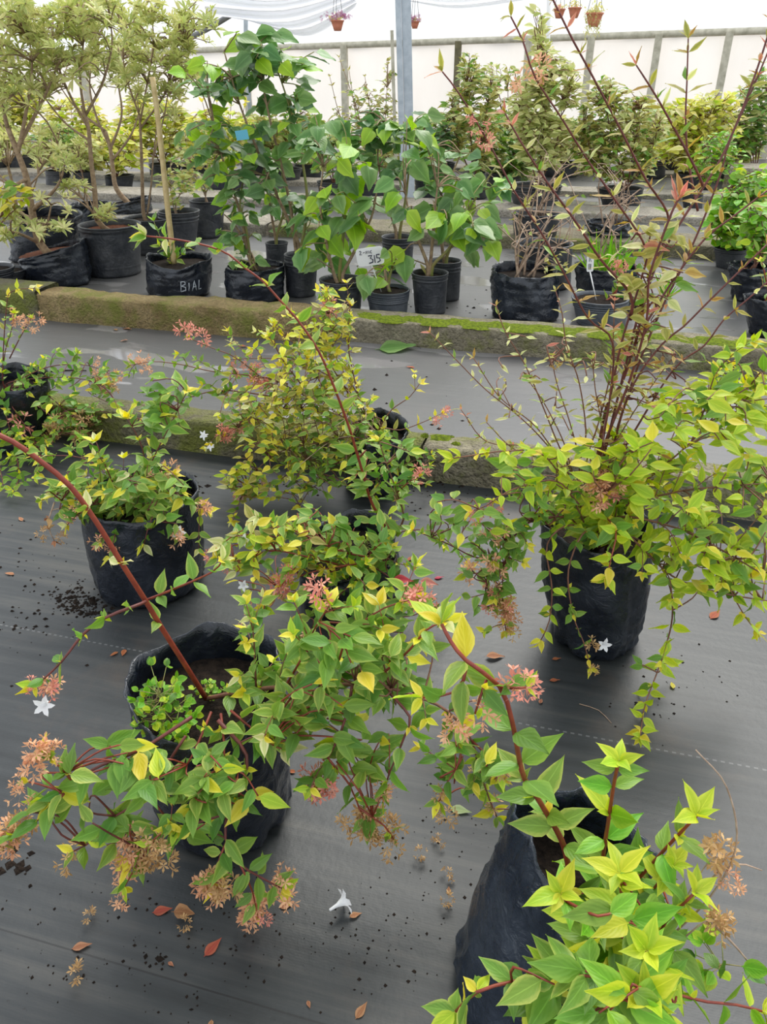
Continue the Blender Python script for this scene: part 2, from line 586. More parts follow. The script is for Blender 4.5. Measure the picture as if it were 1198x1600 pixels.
def geo_of(shape, var):
    if shape == 'whorl':
        return whorl_geo(var)
    if shape == 'cluster':
        return cluster_geo(var)
    if shape == 'trumpet':
        return trumpet_geo()
    return leaf_geo(shape, (0.25, 0.7, -0.15)[var % 3])

_meshcache = {}
def mesh_of(shape, var, mk, name):
    key = (shape, var, mk)
    if key not in _meshcache:
        v, f, uv = geo_of(shape, var)
        me = bpy.data.meshes.new(name)
        me.from_pydata(v, [], f)
        me.materials.append(M[mk])
        me.polygons.foreach_set('use_smooth', [True] * len(me.polygons))
        lay = me.uv_layers.new(name='UVMap')
        flat = []
        for fc in f:
            for i in fc:
                flat += uv[i]
        lay.data.foreach_set('uv', flat)
        _meshcache[key] = me
    return _meshcache[key]

UP = Vector((0, 0, 1))
def frame_m(p, d, nrm, s):
    d = d.normalized()
    z = nrm - d * nrm.dot(d)
    if z.length < 1e-4:
        z = d.orthogonal()
    z.normalize()
    x = d.cross(z)
    return Matrix(((x.x * s, d.x * s, z.x * s, p.x), (x.y * s, d.y * s, z.y * s, p.y), (x.z * s, d.z * s, z.z * s, p.z), (0, 0, 0, 1)))

def rvec(s=1.0):
    return Vector((random.gauss(0, s), random.gauss(0, s), random.gauss(0, s)))

STYLES = {   # (leaf kinds along the branch), (leaf kinds at the tip)
    'varieg': (['varieg', 'varieg', 'green', 'mid', 'varieg'], ['gold', 'gold', 'cream', 'varieg']),
    'leafy':  (['green', 'mid', 'mid', 'varieg'], ['gold', 'varieg', 'lime']),
    'lime':   (['lime', 'lime', 'lime', 'mid'], ['gold', 'lime', 'gold']),
    'limegreen': (['mid', 'bright', 'bright', 'mid', 'lime'], ['lemon', 'lemon', 'lime', 'lime']),
    'yellow': (['gold', 'varieg', 'lime', 'olive', 'mid', 'lemon'], ['gold', 'gold', 'cream']),
    'bronze': (['olive', 'bronze', 'olive', 'olive', 'cream', 'mid'], ['bronze', 'olive', 'pinkish']),
    'pale':   (['cream', 'olive', 'cream', 'varieg'], ['bronze', 'pinkish', 'olive']),
    'sparse': (['varieg', 'cream', 'varieg'], ['gold', 'cream']),
    'hib':    (['hib', 'hib', 'dark', 'hib', 'hiblime'], ['hiblime', 'hib']),
    'hibdark': (['dark', 'dark', 'hib'], ['hib', 'hiblime']),
    'azalea': (['azalea', 'azlight', 'azalea'], ['azlight', 'azalea']),
    'olivebush': (['olive', 'azalea', 'mid'], ['olive', 'azlight']),
    'yellowbush': (['yellowbush', 'azlight', 'lime'], ['yellowbush']),
    'bright': (['bright', 'bright', 'mid'], ['lime', 'bright']),
    'greenbush': (['hib', 'mid', 'azalea'], ['mid', 'azlight']),
    'dry':    (['dry', 'tanfl'], ['dry']),
    'weed':   (['bright', 'lime'], ['lime', 'bright']),
}

MAXPART = 290
class Plant:
    def __init__(self, name, label, cat, base, soil=None, group=None):
        self.root = thing(name, label, cat, base, group)
        self.base = Vector(base)
        self.soil = Vector(soil) if soil is not None else self.base
        self.leaves = []                # (apparent size, matrix, shape, var, material, part name, branch index)
        self.branches = []              # [name, MB, material, points]
        self.fills = []
    def P(self, q, k=0.0, lean=0.0):
        x, y = q[0], q[1]
        dy = q[2] if len(q) > 2 else lean * k
        v = at(x, y, self.soil.y + dy)
        if v.z < 0.03:
            v = G(x, y, 0.03)
        return v
    def add(self, p, d, nrm, s, shape, mk, bi, part='leaf', var=None):
        if var is None:
            var = random.randrange(3)
        if p.z < 0.012:
            p = p + Vector((0, 0, 0.012 - p.z))
        if d.z * s + p.z < 0.01 and d.length > 0:
            d = Vector((d.x, d.y, max(d.z, 0.02)))
        self.leaves.append((s / max(depth(p), .2), frame_m(p, d, nrm, s), shape, var, mk, part, bi))
    def pair(self, p, T, n, s, style, shape, bi, k=0, lay=0.55, n_leaves=2):
        kinds = STYLES[style][k]
        for i in range(n_leaves):
            q = n if i % 2 == 0 else -n
            d = (T * random.uniform(.25, .6) + q * random.uniform(.8, 1.0) + UP * random.uniform(-.1, .25) + rvec(.10))
            nr = UP * lay + T * .35 + Vector((0, -.3, 0)) + rvec(.32)
            self.add(p, d, nr, s * random.uniform(.78, 1.12), shape, random.choice(kinds), bi)
    def rosette(self, p, T, s, style, shape, bi, n=5):
        a = T.orthogonal().normalized(); b = T.cross(a)
        ph = random.uniform(0, 6)
        for i in range(n):
            g = ph + 2 * pi * i / n + random.uniform(-.25, .25)
            d = T * random.uniform(.35, 1.0) + (a * cos(g) + b * sin(g)) * random.uniform(.5, .9)
            self.add(p, d, T * .5 + UP * .7 + Vector((0, -.25, 0)) + rvec(.25), s * random.uniform(.5, .95), shape,
                     random.choice(STYLES[style][1]), bi)
    def flower(self, p, s, mk, bi, part='flower_cluster'):
        self.add(p, rvec(1), rvec(1), s, 'cluster', mk, bi, part, random.randrange(4))
    def white_flower(self, q, d, s=.03, dy=0.0, bi=0):
        p = at(q[0], q[1], self.soil.y + dy)
        if p.z < .03:
            p = G(q[0], q[1], .03)
        d = Vector(d).normalized()
        self.add(p - d * s * .7, d, UP, s, 'trumpet', 'white', bi, 'white_flower', 0)
    def branch(self, pts, r0=.004, r1=.0015, style='varieg', size=.05, sp=.04, start=.12, tip=5, side=0.0,
               side_len=.08, fl=None, fls=.026, lean=0.0, mat='stem_red', shape='ovate', rooted=False, name='branch',
               every=1, bulge=0.0, skip=None, sides=6):
        n = len(pts)
        P = [self.P(q, i / max(n - 1, 1), lean) for i, q in enumerate(pts)]
        if rooted:
            P = [self.soil + Vector((random.uniform(-.02, .02), random.uniform(-.02, .02), -.01))] + P
        pl = spline(P, .018 if self.soil.y < 3.2 else .04)
        mb = MB().tube(pl, r0, r1, sides)
        bi = len(self.branches)
        self.branches.append([name, mb, mat, pl, max(r1, r0 * .4)])
        L = [0.0]
        for i in range(1, len(pl)):
            L.append(L[-1] + (pl[i] - pl[i - 1]).length)
        tot = L[-1]
        s = tot * start
        node = random.randrange(2)
        while size and s < tot - sp * .3:
            i = min(next((j for j in range(len(L)) if L[j] >= s), len(L) - 1), len(pl) - 2)
            T = (pl[min(i + 1, len(pl) - 1)] - pl[max(i - 1, 0)]).normalized()
            a = T.cross(UP)
            a = a.normalized() if a.length > .1 else T.orthogonal().normalized()
            b = T.cross(a)
            n_ = (a if node % 2 == 0 else (a * .55 + b * .83)) * cos(random.uniform(-.5, .5)) + b * sin(random.uniform(-.5, .5))
            n_.normalize()
            k = s / tot
            sz = size * (1 - .35 * k ** 3)
            self.pair(pl[i], T, n_, sz, style, shape, bi, 1 if k > .9 and random.random() < .6 else 0)
            if random.random() < side:
                self.shoot(pl[i], T, n_ * random.choice((-1, 1)), side_len * random.uniform(.6, 1.4), style, size * .8, sp * .75, shape, bi, r1)
            if random.random() < .35:     # small young leaves in the axils
                self.rosette(pl[i], (T * .4 + n_ * random.choice((-1, 1)) + UP * .5).normalized(), size * .5, style, shape, bi, 3)
            node += 1
            s += sp * random.uniform(.8, 1.2)
        T = (pl[-1] - pl[-3]).normalized()
        if tip:
            self.rosette(pl[-1], T, size * .85, style, shape, bi, tip)
        if fl:
            for (mk, cnt) in fl:
                for c in range(max(2, int(cnt * .62))):
                    p = pl[max(0, len(pl) - 1 - random.randrange(max(1, len(pl) // 6)))] + rvec(fls * .42)
                    if p.z > .02:
                        self.flower(p, fls * random.uniform(.6, .9), mk, bi)
        return bi
    def shoot(self, p, T, n_, ln, style, size, sp, shape, bi, r):
        d = (T * .55 + n_ * .8 + UP * .45 + rvec(.15)).normalized()
        c = p + d * (ln * .5) + UP * (ln * .05)
        e = p + d * ln + Vector((0, 0, random.uniform(-.25, .15) * ln))
        if e.z < .04:
            return
        pl = spline([p, c, e], ln / 6)
        self.branches[bi][1].tube(pl, r, r * .6, 4)
        k = max(1, int(ln / sp))
        for j in range(1, k + 1):
            i = min(int(j / (k + .3) * (len(pl) - 1)), len(pl) - 2)
            T2 = (pl[i + 1] - pl[i]).normalized()
            a = T2.cross(UP); a = a.normalized() if a.length > .1 else T2.orthogonal().normalized()
            b = T2.cross(a)
            g = (j % 2) * 1.2 + random.uniform(-.4, .4)
            self.pair(pl[i], T2, a * cos(g) + b * sin(g), size, style, shape, bi, 0)
        self.rosette(pl[-1], (pl[-1] - pl[-2]).normalized(), size * .85, style, shape, bi, 4)
    def fill(self, cx, cy, rx, ry, n, style, size, shape='ovate', dz=.25, leaves=3, only=None, r=.0012, hang=0.0, dy0=0.0, fl=None, fls=.03):
        """Leafy twigs reaching from the nearest branch into a part of the crown."""
        for _ in range(n):
            a = random.uniform(0, 2 * pi); q = sqrt(random.random())
            e = at(cx + rx * q * cos(a), cy + ry * q * sin(a), self.soil.y + dy0 + random.uniform(-dz, dz))
            if e.z < .05:
                continue
            best, bd = None, 1e9
            for bi, br in enumerate(self.branches):
                if only is not None and bi not in only:
                    continue
                for pnt in br[3][len(br[3]) // 5::3]:
                    dd = (pnt - e).length + max(0, pnt.z - e.z) * .6
                    if dd < bd:
                        bd, best = dd, (bi, pnt)
            if best is None:
                continue
            bi, s = best
            m = (s + e) / 2 + Vector((0, 0, .12 * (e - s).length)) + rvec(.012)
            pl = spline([s, m, e], max((e - s).length / 6, .01))
            self.branches[bi][1].tube(pl, min(r * 1.6, self.branches[bi][4] * .9 + .0006), r, 4)
            if fl and random.random() < fl[1]:
                self.flower(e, fls, fl[0], bi)
            for j in range(leaves):
                i = max(1, len(pl) - 1 - int(j * 1.3))
                T = (pl[i] - pl[i - 1]).normalized()
                if shape == 'whorl':
                    self.add(pl[i], rvec(.4) + Vector((random.uniform(-1, 1), random.uniform(-1, 1), 0)), UP + rvec(.35), size * random.uniform(.75, 1.15),
                             'whorl', random.choice(STYLES[style][0]), bi, 'leaf_whorl', random.randrange(4))
                    continue
                g = random.uniform(0, 2 * pi)
                side = Vector((cos(g), sin(g), random.uniform(-.3 - hang, .35 - hang)))
                d = side + T * .4
                nr = UP * .75 + Vector((0, -.45, 0)) + rvec(.3)
                self.add(pl[i], d, nr, size * random.uniform(.7, 1.15), shape, random.choice(STYLES[style][0 if j else random.choice((0, 1))]), bi)
    def finish(self, maxpart=MAXPART, minpx=9):
        org = self.base
        bobs = []
        for name, mb, mat, pl, _ in self.branches:
            bobs.append(mesh_obj(name, [v - org for v in mb.v], mb.f, M[mat], self.root))
        inv = Matrix.Translation(-org)
        by = {}
        rest = []
        for lf in self.leaves:
            x, y = pix(lf[1].translation)
            big = {'whorl': 1.5, 'cluster': 1.6}.get(lf[2], 1.0)
            if -30 < x < 1228 and -30 < y < 1630 and lf[0] * FPX * big >= minpx:
                by.setdefault(lf[5], []).append(lf)
            else:
                rest.append(lf)
        for part, ls in by.items():
            ls.sort(key=lambda q: -q[0])
            rest += ls[maxpart:]
            for lf in ls[:maxpart]:
                o = bpy.data.objects.new(part, mesh_of(lf[2], lf[3], lf[4], part))
                col.objects.link(o)
                o.parent = bobs[lf[6]] if bobs else self.root
                o.matrix_basis = inv @ lf[1]
        if rest:
            V_, F_, UV_, MI, mats, idx = [], [], [], [], [], {}
            for lf in rest:
                v, f, uv = geo_of(lf[2], lf[3])
                if lf[4] not in idx:
                    idx[lf[4]] = len(mats); mats.append(M[lf[4]])
                b = len(V_)
                m = inv @ lf[1]
                V_ += [m @ Vector(q) for q in v]
                UV_ += uv
                F_ += [tuple(b + i for i in fc) for fc in f]
                MI += [idx[lf[4]]] * len(f)
            o = mesh_obj('foliage', V_, F_, mats, self.root, UV_, kind='stuff')
            o.data.polygons.foreach_set('material_index', MI)
        return self.root

# ------------------------------------------------------------------ vessels: grow bags and nursery pots
def vessel_geo(xb, yb, wb, xt, yt, wt):
    P = G(xb, yb)
    d = depth(P)
    r0 = wb / FPX * d / 2
    r1 = wt / FPX * d / 2
    c0 = P + Vector((0, r0, 0))
    z = at(xt, yt, c0.y - r1).z
    f = at(xt, yt, c0.y - r1)
    c1 = Vector((f.x, c0.y, f.z))
    return c0, c1, r0, r1

def grow_bag(root, c0, c1, r0, r1, seed=0, tilt=(0, 0), rim=(), wr=.010, soil=.82, mat='bag', soilmat='soil', fold=0.0, corner=0.0, ridges=(), N=72, K=26, lip=.0):
    """Soft plastic sack: crumpled wall, uneven rim with a turned edge, inner face, and soil inside."""
    org = root.location.copy()
    rr = Vector((seed * 3.7, seed * 1.3, 0))
    H = c1.z
    def rim_dz(th):
        z = tilt[0] * cos(th) + tilt[1] * sin(th)
        for (a, w, dz) in rim:
            q = (th - a + pi) % (2 * pi) - pi
            z += dz * math.exp(-(q / w) ** 2)
        return z + .006 * noise.noise(Vector((cos(th) * 2.2, sin(th) * 2.2, seed)))
    def wall(th, t, inset):
        c = c0.lerp(c1, t)
        r = r0 + (r1 - r0) * t
        r += r0 * .06 * sin(pi * min(1, t * 1.1))
        if t < .06:
            r -= r0 * .12 * (1 - t / .06) ** 2
        q = Vector((cos(th) * 2.4, sin(th) * 2.4, t * 3.0)) + rr
        cr = noise.noise(q) * 1.0 + noise.noise(q * 2.6) * .5
        ed = .55 + .9 * max(0, 1 - t * 3.2) + .9 * max(0, (t - .62) / .38)
        hor = noise.noise(Vector((cos(th) * 1.2, sin(th) * 1.2, t * 13)) + rr) * .45 * ed
        crease = 1 - abs(noise.noise(Vector((cos(th) * 2.1 + t * 1.7, sin(th) * 2.1 - t, t * 3.3 + seed))) * 3.2)
        hor += max(0, crease) ** 2 * .55 * ed
        r += wr * (cr * ed + hor)
        if fold:
            r += fold * max(0, t - .35) * cos(2 * th + seed)
        if corner:
            r += corner * (1 - t) * cos(2 * th + seed)
        for (ra, rw, ramp) in ridges:
            q2 = (th - ra + pi) % (2 * pi) - pi
            r += ramp * math.exp(-(abs(q2) / rw) ** 1.3) * max(0, t) ** .8
        r -= inset
        zz = t * (H + rim_dz(th) * t * t)
        return Vector((c.x + r * cos(th), c.y + r * sin(th), max(zz, 0.002)))
    v, f = [], []
    ts = [i / K for i in range(K + 1)]
    rows = [(t, 0.0) for t in ts] + [(1.0, .003)] + [(1 - .07 * i, .005 + .001 * i) for i in range(1, 5)]
    for (t, ins) in rows:
        for k in range(N):
            v.append(wall(2 * pi * k / N, t, ins) - org)
    for i in range(len(rows) - 1):
        for k in range(N):
            k2 = (k + 1) % N
            f.append((i * N + k, i * N + k2, (i + 1) * N + k2, (i + 1) * N + k))
    f.append(tuple(reversed(range(N))))
    bag = mesh_obj('grow_bag', v, f, M[mat], root)
    soil_disc(root, lambda th: wall(th, soil, .006), c0.lerp(c1, soil), soilmat, seed)
    return bag, wall

def soil_disc(root, edge, c, mat, seed):
    org = root.location.copy()
    N, R = 28, 6
    v, f = [], []
    E = [edge(2 * pi * k / N) for k in range(N)]
    zc = sum(e.z for e in E) / N
    cen = Vector((sum(e.x for e in E) / N, sum(e.y for e in E) / N, zc))
    for i in range(R):
        s = 1 - i / R
        for k in range(N):
            p = cen.lerp(E[k], s)
            p.z = p.z * .4 + zc * .6 + .006 * noise.noise(p * 60) + .006 * (1 - s)
            v.append(p - org)
    v.append(cen + Vector((0, 0, .006)) - org)
    for i in range(R - 1):
        for k in range(N):
            k2 = (k + 1) % N
            f.append((i * N + k, i * N + k2, (i + 1) * N + k2, (i + 1) * N + k))
    for k in range(N):
        f.append(((R - 1) * N + k, (R - 1) * N + (k + 1) % N, R * N))
    return mesh_obj('soil', v, f, M[mat], root)

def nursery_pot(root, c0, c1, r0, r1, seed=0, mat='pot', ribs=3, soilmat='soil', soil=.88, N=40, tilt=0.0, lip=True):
    """Blow-moulded pot: tapered wall with grooves, a thickened rim, inner wall and soil."""
    org = root.location.copy()
    H = c1.z
    prof = [(0.0, .95), (.03, 1.0)]
    zs = [.12, .2, .28][:0]
    def R(t):
        return r0 + (r1 - r0) * t
    for t in [i / 14 for i in range(1, 14)]:
        prof.append((t, 1.0))
    for k in range(ribs):
        t = .93 - .085 * k
        prof += [(t - .02, .995), (t - .008, 1.03), (t + .008, 1.03), (t + .02, .995)]
    prof += [(.20 - .012, 1.0), (.20, 1.012), (.20 + .012, 1.0)]
    prof.sort()
    rows = [(t, R(t) * s) for t, s in prof]
    if lip:
        rows += [(.965, R(1) * 1.0), (.97, R(1) * 1.035), (1.0, R(1) * 1.035)]
    else:
        rows += [(1.0, R(1))]
    rows += [(1.0, R(1) * .965), (.9, R(.9) * .955), (soil - .03, R(soil) * .95)]
    v, f = [], []
    for (t, r) in rows:
        c = c0.lerp(c1, t)
        for k in range(N):
            th = 2 * pi * k / N
            w = 1 + .012 * noise.noise(Vector((cos(th) * 1.5 + seed, sin(th) * 1.5, t * 2)))
            v.append(Vector((c.x + r * w * cos(th), c.y + r * w * sin(th), max(.001, H * t + tilt * t * cos(th) * r1))) - org)
    for i in range(len(rows) - 1):
        for k in range(N):
            k2 = (k + 1) % N
            f.append((i * N + k, i * N + k2, (i + 1) * N + k2, (i + 1) * N + k))
    f.append(tuple(reversed(range(N))))
    pot = mesh_obj('pot', v, f, M[mat], root)
    cs = c0.lerp(c1, soil)
    soil_disc(root, lambda th: Vector((cs.x + R(soil) * .945 * cos(th), cs.y + R(soil) * .945 * sin(th), H * soil + tilt * soil * cos(th) * r1)), cs, soilmat, seed)
    return pot

# ================================================================== THE SETTING
def line_s(P0, x):                       # how far along U from P0 a ground line crosses pixel column x
    a = (x - 599) / FPX
    def g(p):
        return p.x - a * (p.y * cos(PITCH) + CAM_H * sin(PITCH))
    g0, g1 = g(P0), g(P0 + U)
    return -g0 / (g1 - g0)

fl = []
for (x, y) in ((-16, -1.5), (16, -1.5), (16, 24), (-16, 24)):
    fl.append(Vector((x, y, 0)))
structure(mesh_obj('floor', fl, [(0, 1, 2, 3)], M['floor'], smooth=False))

def kerb(x, yb, ytf, ytb, xl, xr, mat, rough=.004, seed=0, label=None, dz=0.0):
    """A cast concrete kerb block between pixel columns xl and xr, its section read at column x."""
    P = G(x, yb)
    h = at(x, ytf, P.y).z + dz
    w = max(.06, (G(x, ytb, h) - Vector((P.x, P.y, h))).dot(V))
    s0, s1 = line_s(P, xr), line_s(P, xl)
    org = P + U * ((s0 + s1) / 2)
    sec = [(0, 0), (0, h * .3), (0, h * .65), (0, h * .93), (w * .05, h), (w * .3, h), (w * .6, h), (w * .95, h), (w, h * .93), (w, h * .5), (w, 0)]
    n = max(4, min(160, int((s1 - s0) / .04)))
    v, f = [], []
    for i in range(n + 1):
        s = s0 + (s1 - s0) * i / n
        for (a, z) in sec:
            p = P + U * s + V * a + Vector((0, 0, z))
            q = Vector((s * 6, a * 9, z * 9 + seed * 5))
            d = noise.noise(q) * rough + noise.noise(q * 4) * rough * .7
            p += V * (-d if a < w * .5 else d) + Vector((0, 0, d * (1 if z > h * .8 else 0)))
            v.append(p - org)
    m = len(sec)
    for i in range(n):
        for k in range(m - 1):
            f.append((i * m + k, i * m + k + 1, (i + 1) * m + k + 1, (i + 1) * m + k))
    f.append(tuple(range(m))); f.append(tuple(reversed([n * m + k for k in range(m)])))
    o = mesh_obj('kerb', v, f, M[mat], smooth=True)
    o.location = org
    structure(o)
    if label:
        o['label'] = label
    return o, P, h, w

# first kerb (behind the near bags), second kerb (in front of the pots), and those behind
k1a, P1, h1, w1 = kerb(657, 750, 699, 674, -900, 655, 'concmoss', .005, 1)
kerb(657, 750, 699, 674, 659, 2300, 'conc', .004, 2)
kerb(250, 516, 473, 459, 66, 505, 'concrough', .012, 3)
k2b, P2, h2, w2 = kerb(657, 543, 507, 489, 508, 1900, 'conc', .004, 4)
kerb(30, 492, 452, 436, -600, 62, 'concmoss', .003, 5)
kerb(950, 397, 377, 358, 420, 1800, 'conc', .004, 6)
kerb(950, 397, 377, 358, -500, 416, 'concpale', .004, 7)
kerb(850, 342, 330, 316, 400, 1700, 'concpale', .003, 8)
kerb(850, 342, 330, 316, -500, 396, 'concpale', .003, 9)
kerb(850, 305, 297, 289, -500, 1700, 'concpale', .003, 10)
kerb(850, 272, 266, 260, -500, 1700, 'concpale', .003, 11)

# moss cushions on the near kerbs
def moss(kp, spots, P, h, w):
    for (x, y, rx) in spots:
        c = G(x, y, h)
        r = rx / FPX * depth(c)
        v, f = [], []
        N, R = 22, 5
        for i in range(R):
            s = 1 - i / R
            for k in range(N):
                th = 2 * pi * k / N
                rad = r * s * (1 + .55 * noise.noise(Vector((cos(th) * 2.2, sin(th) * 2.2, x))))
                z = .011 * (1 - s * s) + .004 * noise.noise(Vector((cos(th) * s * 9, sin(th) * s * 9, x))) - .003
                p = c + U * (rad * cos(th)) + V * (min(rad, w * .46) * sin(th) * .8) + Vector((0, 0, z))
                v.append(p - kp.location)
        v.append(c + Vector((0, 0, .012)) - kp.location)
        for i in range(R - 1):
            for k in range(N):
                f.append((i * N + k, i * N + (k + 1) % N, (i + 1) * N + (k + 1) % N, (i + 1) * N + k))
        for k in range(N):
            f.append(((R - 1) * N + k, (R - 1) * N + (k + 1) % N, R * N))
        mesh_obj('moss_patch', v, f, M['moss'], kp)
k1 = [o for o in bpy.data.objects if o.name.startswith('kerb')]
moss(k1[1], [(688, 684, 20), (712, 694, 9), (664, 681, 8)], P1, h1, w1)
moss(k1[3], [(x_, 493 + (x_ - 580) * .073 + (3 if i_ % 2 else 0), 24 + (i_ * 7) % 13) for i_, x_ in enumerate(range(580, 1190, 33))], P2, h2, w2)

# back wall of white plastic sheet, its rail, posts and the film above
WA, WB = at(560, 70, 15.6), at(1198, 48, 13.6)
wd = (WB - WA)
w0, wN = WA - wd * 2.2, WB + wd * .45
def wall_pt(px):                          # point on the rail line at a pixel column
    lo, hi = 0.0, 1.0
    for _ in range(40):
        m = (lo + hi) / 2
        if pix(w0.lerp(wN, m))[0] < px:
            lo = m
        else:
            hi = m
    return w0.lerp(wN, lo)
nrm = Vector((wd.y, -wd.x, 0)).normalized()   # towards the camera
v, f = [], []
NX, NZ = 180, 12
for i in range(NX + 1):
    b = w0.lerp(wN, i / NX)
    for j in range(NZ + 1):
        z = b.z * j / NZ
        v.append(Vector((b.x, b.y, z)) + nrm * (.03 * noise.noise(Vector((i * .35, z * .9, 1))) + .02 * noise.noise(Vector((i * .9, z * 3 + i * .2, 4)))))
for i in range(NX):
    for j in range(NZ):
        a = i * (NZ + 1) + j
        f.append((a, a + 1, a + NZ + 2, a + NZ + 1))
wall = structure(mesh_obj('wall_back', v, f, M['sheet']))
mb = MB()
pts = [w0.lerp(wN, i / 30) + nrm * .06 + Vector((0, 0, .012 * noise.noise(Vector((i, 2, 2))))) for i in range(31)]
mb.tube(pts, .05, .05, 8)
mb.build('rail', M['wood'], wall)
for px, mt in ((130, 'wood'), (385, 'wood'), (540, 'wood'), (718, 'wooddark'), (828, 'wood'), (925, 'wood'), (1030, 'wood'), (1140, 'wood'), (1235, 'wood')):
    q = wall_pt(px)
    mb = MB()
    ex = wd.normalized(); ex.z = 0
    mb.box(Vector((q.x, q.y, q.z / 2)) + nrm * .09, ex * (.05 if mt == 'wooddark' else .055), nrm * .04, Vector((0, 0, q.z / 2)))
    mb.build('post', M[mt], wall, smooth=False)
v, f = [], []
for i in range(NX + 1):
    b = w0.lerp(wN, i / NX)
    for j in range(9):
        q = j / 8
        v.append(b + Vector((0, 0, 1.5 * q)) + nrm * (-.05 + .5 * q + .05 * noise.noise(Vector((i * .12, q * 2, 7)))))
for i in range(NX):
    for j in range(8):
        a = i * 9 + j
        f.append((a, a + 1, a + 10, a + 9))
structure(mesh_obj('ceiling', v, f, M['sheetup']))

# roof pipes above the frame that carry lamps, baskets and the curtain
for nm, Y, z in (('roof_pipe', 9.6, 2.25), ('roof_pipe', 12.6, 2.35)):
    mb = MB().tube([Vector((0, Y, z)) + U * s for s in (-9, 0, 9)], .03, .03, 8)
    o = mb.build(nm, M['galv'])
    tag(structure(o), 'galvanised roof pipe', 'pipe'); del o['category']; del o['label']

# gathered plastic curtain sagging under the roof (left) and a thinner swag (right)
def swag(name, label, paths, Y, mat, thick):
    """paths: pixel curves of the folds from top to bottom; the cloth runs over them in rounded pleats."""
    curves = []
    for pth in paths:
        curves.append(spline([at(x, y, Y) for x, y in pth], .12))
    n = min(len(c) for c in curves)
    rs = [[c[int(i * (len(c) - 1) / (n - 1))] for i in range(n)] for c in curves]
    v, f = [], []
    rows = []
    for a in range(len(rs) - 1):
        for k in range(6):
            t = k / 6
            rows.append([rs[a][i].lerp(rs[a + 1][i], t) + Vector((0, -thick * sin(pi * t), 0)) for i in range(n)])
    rows.append(rs[-1])
    org = rows[0][n // 2].copy()
    for r in rows:
        v += [p - org for p in r]
    for a in range(len(rows) - 1):
        for i in range(n - 1):
            f.append((a * n + i, a * n + i + 1, (a + 1) * n + i + 1, (a + 1) * n + i))
    o = mesh_obj(name, v, f, M[mat])
    o.location = org
    return tag(o, label, 'curtain')
swag('plastic_curtain', 'white plastic roof curtain hanging in thick folds left of the steel post',
     [[(250, -60), (420, -50), (560, -60)], [(300, -18), (430, 2), (560, -30)], [(320, 10), (440, 16), (560, -14)], [(330, 24), (450, 34), (558, -4)],
      [(380, 30), (470, 46), (556, 4)], [(400, 36), (490, 58), (560, 8)]], 12.0, 'curtain', .16)
swag('plastic_curtain', 'thin rolled edge of white plastic curtain sagging right of the steel post',
     [[(634, -10), (720, -4), (850, -22)], [(636, 0), (720, 8), (850, -10)], [(640, 3), (720, 14), (850, -2)]], 12.0, 'curtain', .06)
o = MB().tube(spline([at(290, 62, 12.2), at(330, 42, 12.2), at(378, 12, 12.2), at(384, 8, 12.2)], .2), .035, .035, 6).build('roof_brace', M['wire'])
tag(o, 'dark sloping cable and brace under the white roof above the shrubs', 'brace')
MB().tube([at(384, -20, 12.2), at(384, 90, 12.2), Vector((at(384, 90, 12.2).x, 12.2, 0))], .03, .03, 8).build('brace_post', M['galv'], o)

# steel post
pb = G(637, 318)
org = Vector((pb.x, pb.y, 0))
top = at(628, -60, pb.y)
post = thing('steel_post', 'tall galvanised steel post rising between the pots to the roof', 'post', org)
ax = (top - org); k = ax / ax.z
mb = MB()
for sx, wd2 in ((-.046, .028), (.03, .044)):
    c0 = Vector((sx, 0, 0)) + ax * .5
    mb.box(c0, Vector((wd2, 0, 0)), Vector((0, .05 if sx > 0 else .07, 0)), ax * .5)
mb.build('shaft', M['galv'], post, smooth=False)
MB().box(Vector((-.115, -.02, 0)) + k * .95, Vector((.016, 0, 0)), Vector((0, .02, 0)), k * .62).build('timber_batten', M['wood'], post, smooth=False)
MB().box(Vector((0, 0, .006)), Vector((.11, 0, 0)), Vector((0, .11, 0)), Vector((0, 0, .006))).build('base_plate', M['galv'], post, smooth=False)

q0, q1 = at(852, 150, 11), at(859, -30, 11)
o = MB().tube([Vector((q0.x - .05, 11, 0)), q0, q1], .03, .03, 10).build('plastic_pipe', M['pvc'])
tag(o, 'thin white upright plastic pipe beside the hanging terracotta pots', 'pipe')

# low concrete benches at the right, far back
for (x0, x1, y0, Y, lab) in ((1152, 1290, 206, 11.6, 'white topped concrete bench at the far right, upper of the two'), (1140, 1290, 262, 9.4, 'grey concrete bench at the far right, lower of the two')):
    a, b = at(x0, y0, Y), at(x1, y0, Y - .4)
    z = a.z
    d = (b - a); d.z = 0
    n2 = Vector((-d.y, d.x, 0)).normalized()
    org = (a + b) / 2; org.z = 0
    o = thing('concrete_bench', lab, 'bench', org)
    MB().box(Vector((0, 0, z - .03)) + n2 * .3, d * .5, n2 * .3, Vector((0, 0, .03))).build('bench_top', M['concpale'], o, smooth=False)
    for s in (-.42, .1, .42):
        MB().box(d * s + n2 * .3 + Vector((0, 0, (z - .06) / 2)), d.normalized() * .12, n2 * .26, Vector((0, 0, (z - .06) / 2))).build('bench_leg', M['conc'], o, smooth=False)

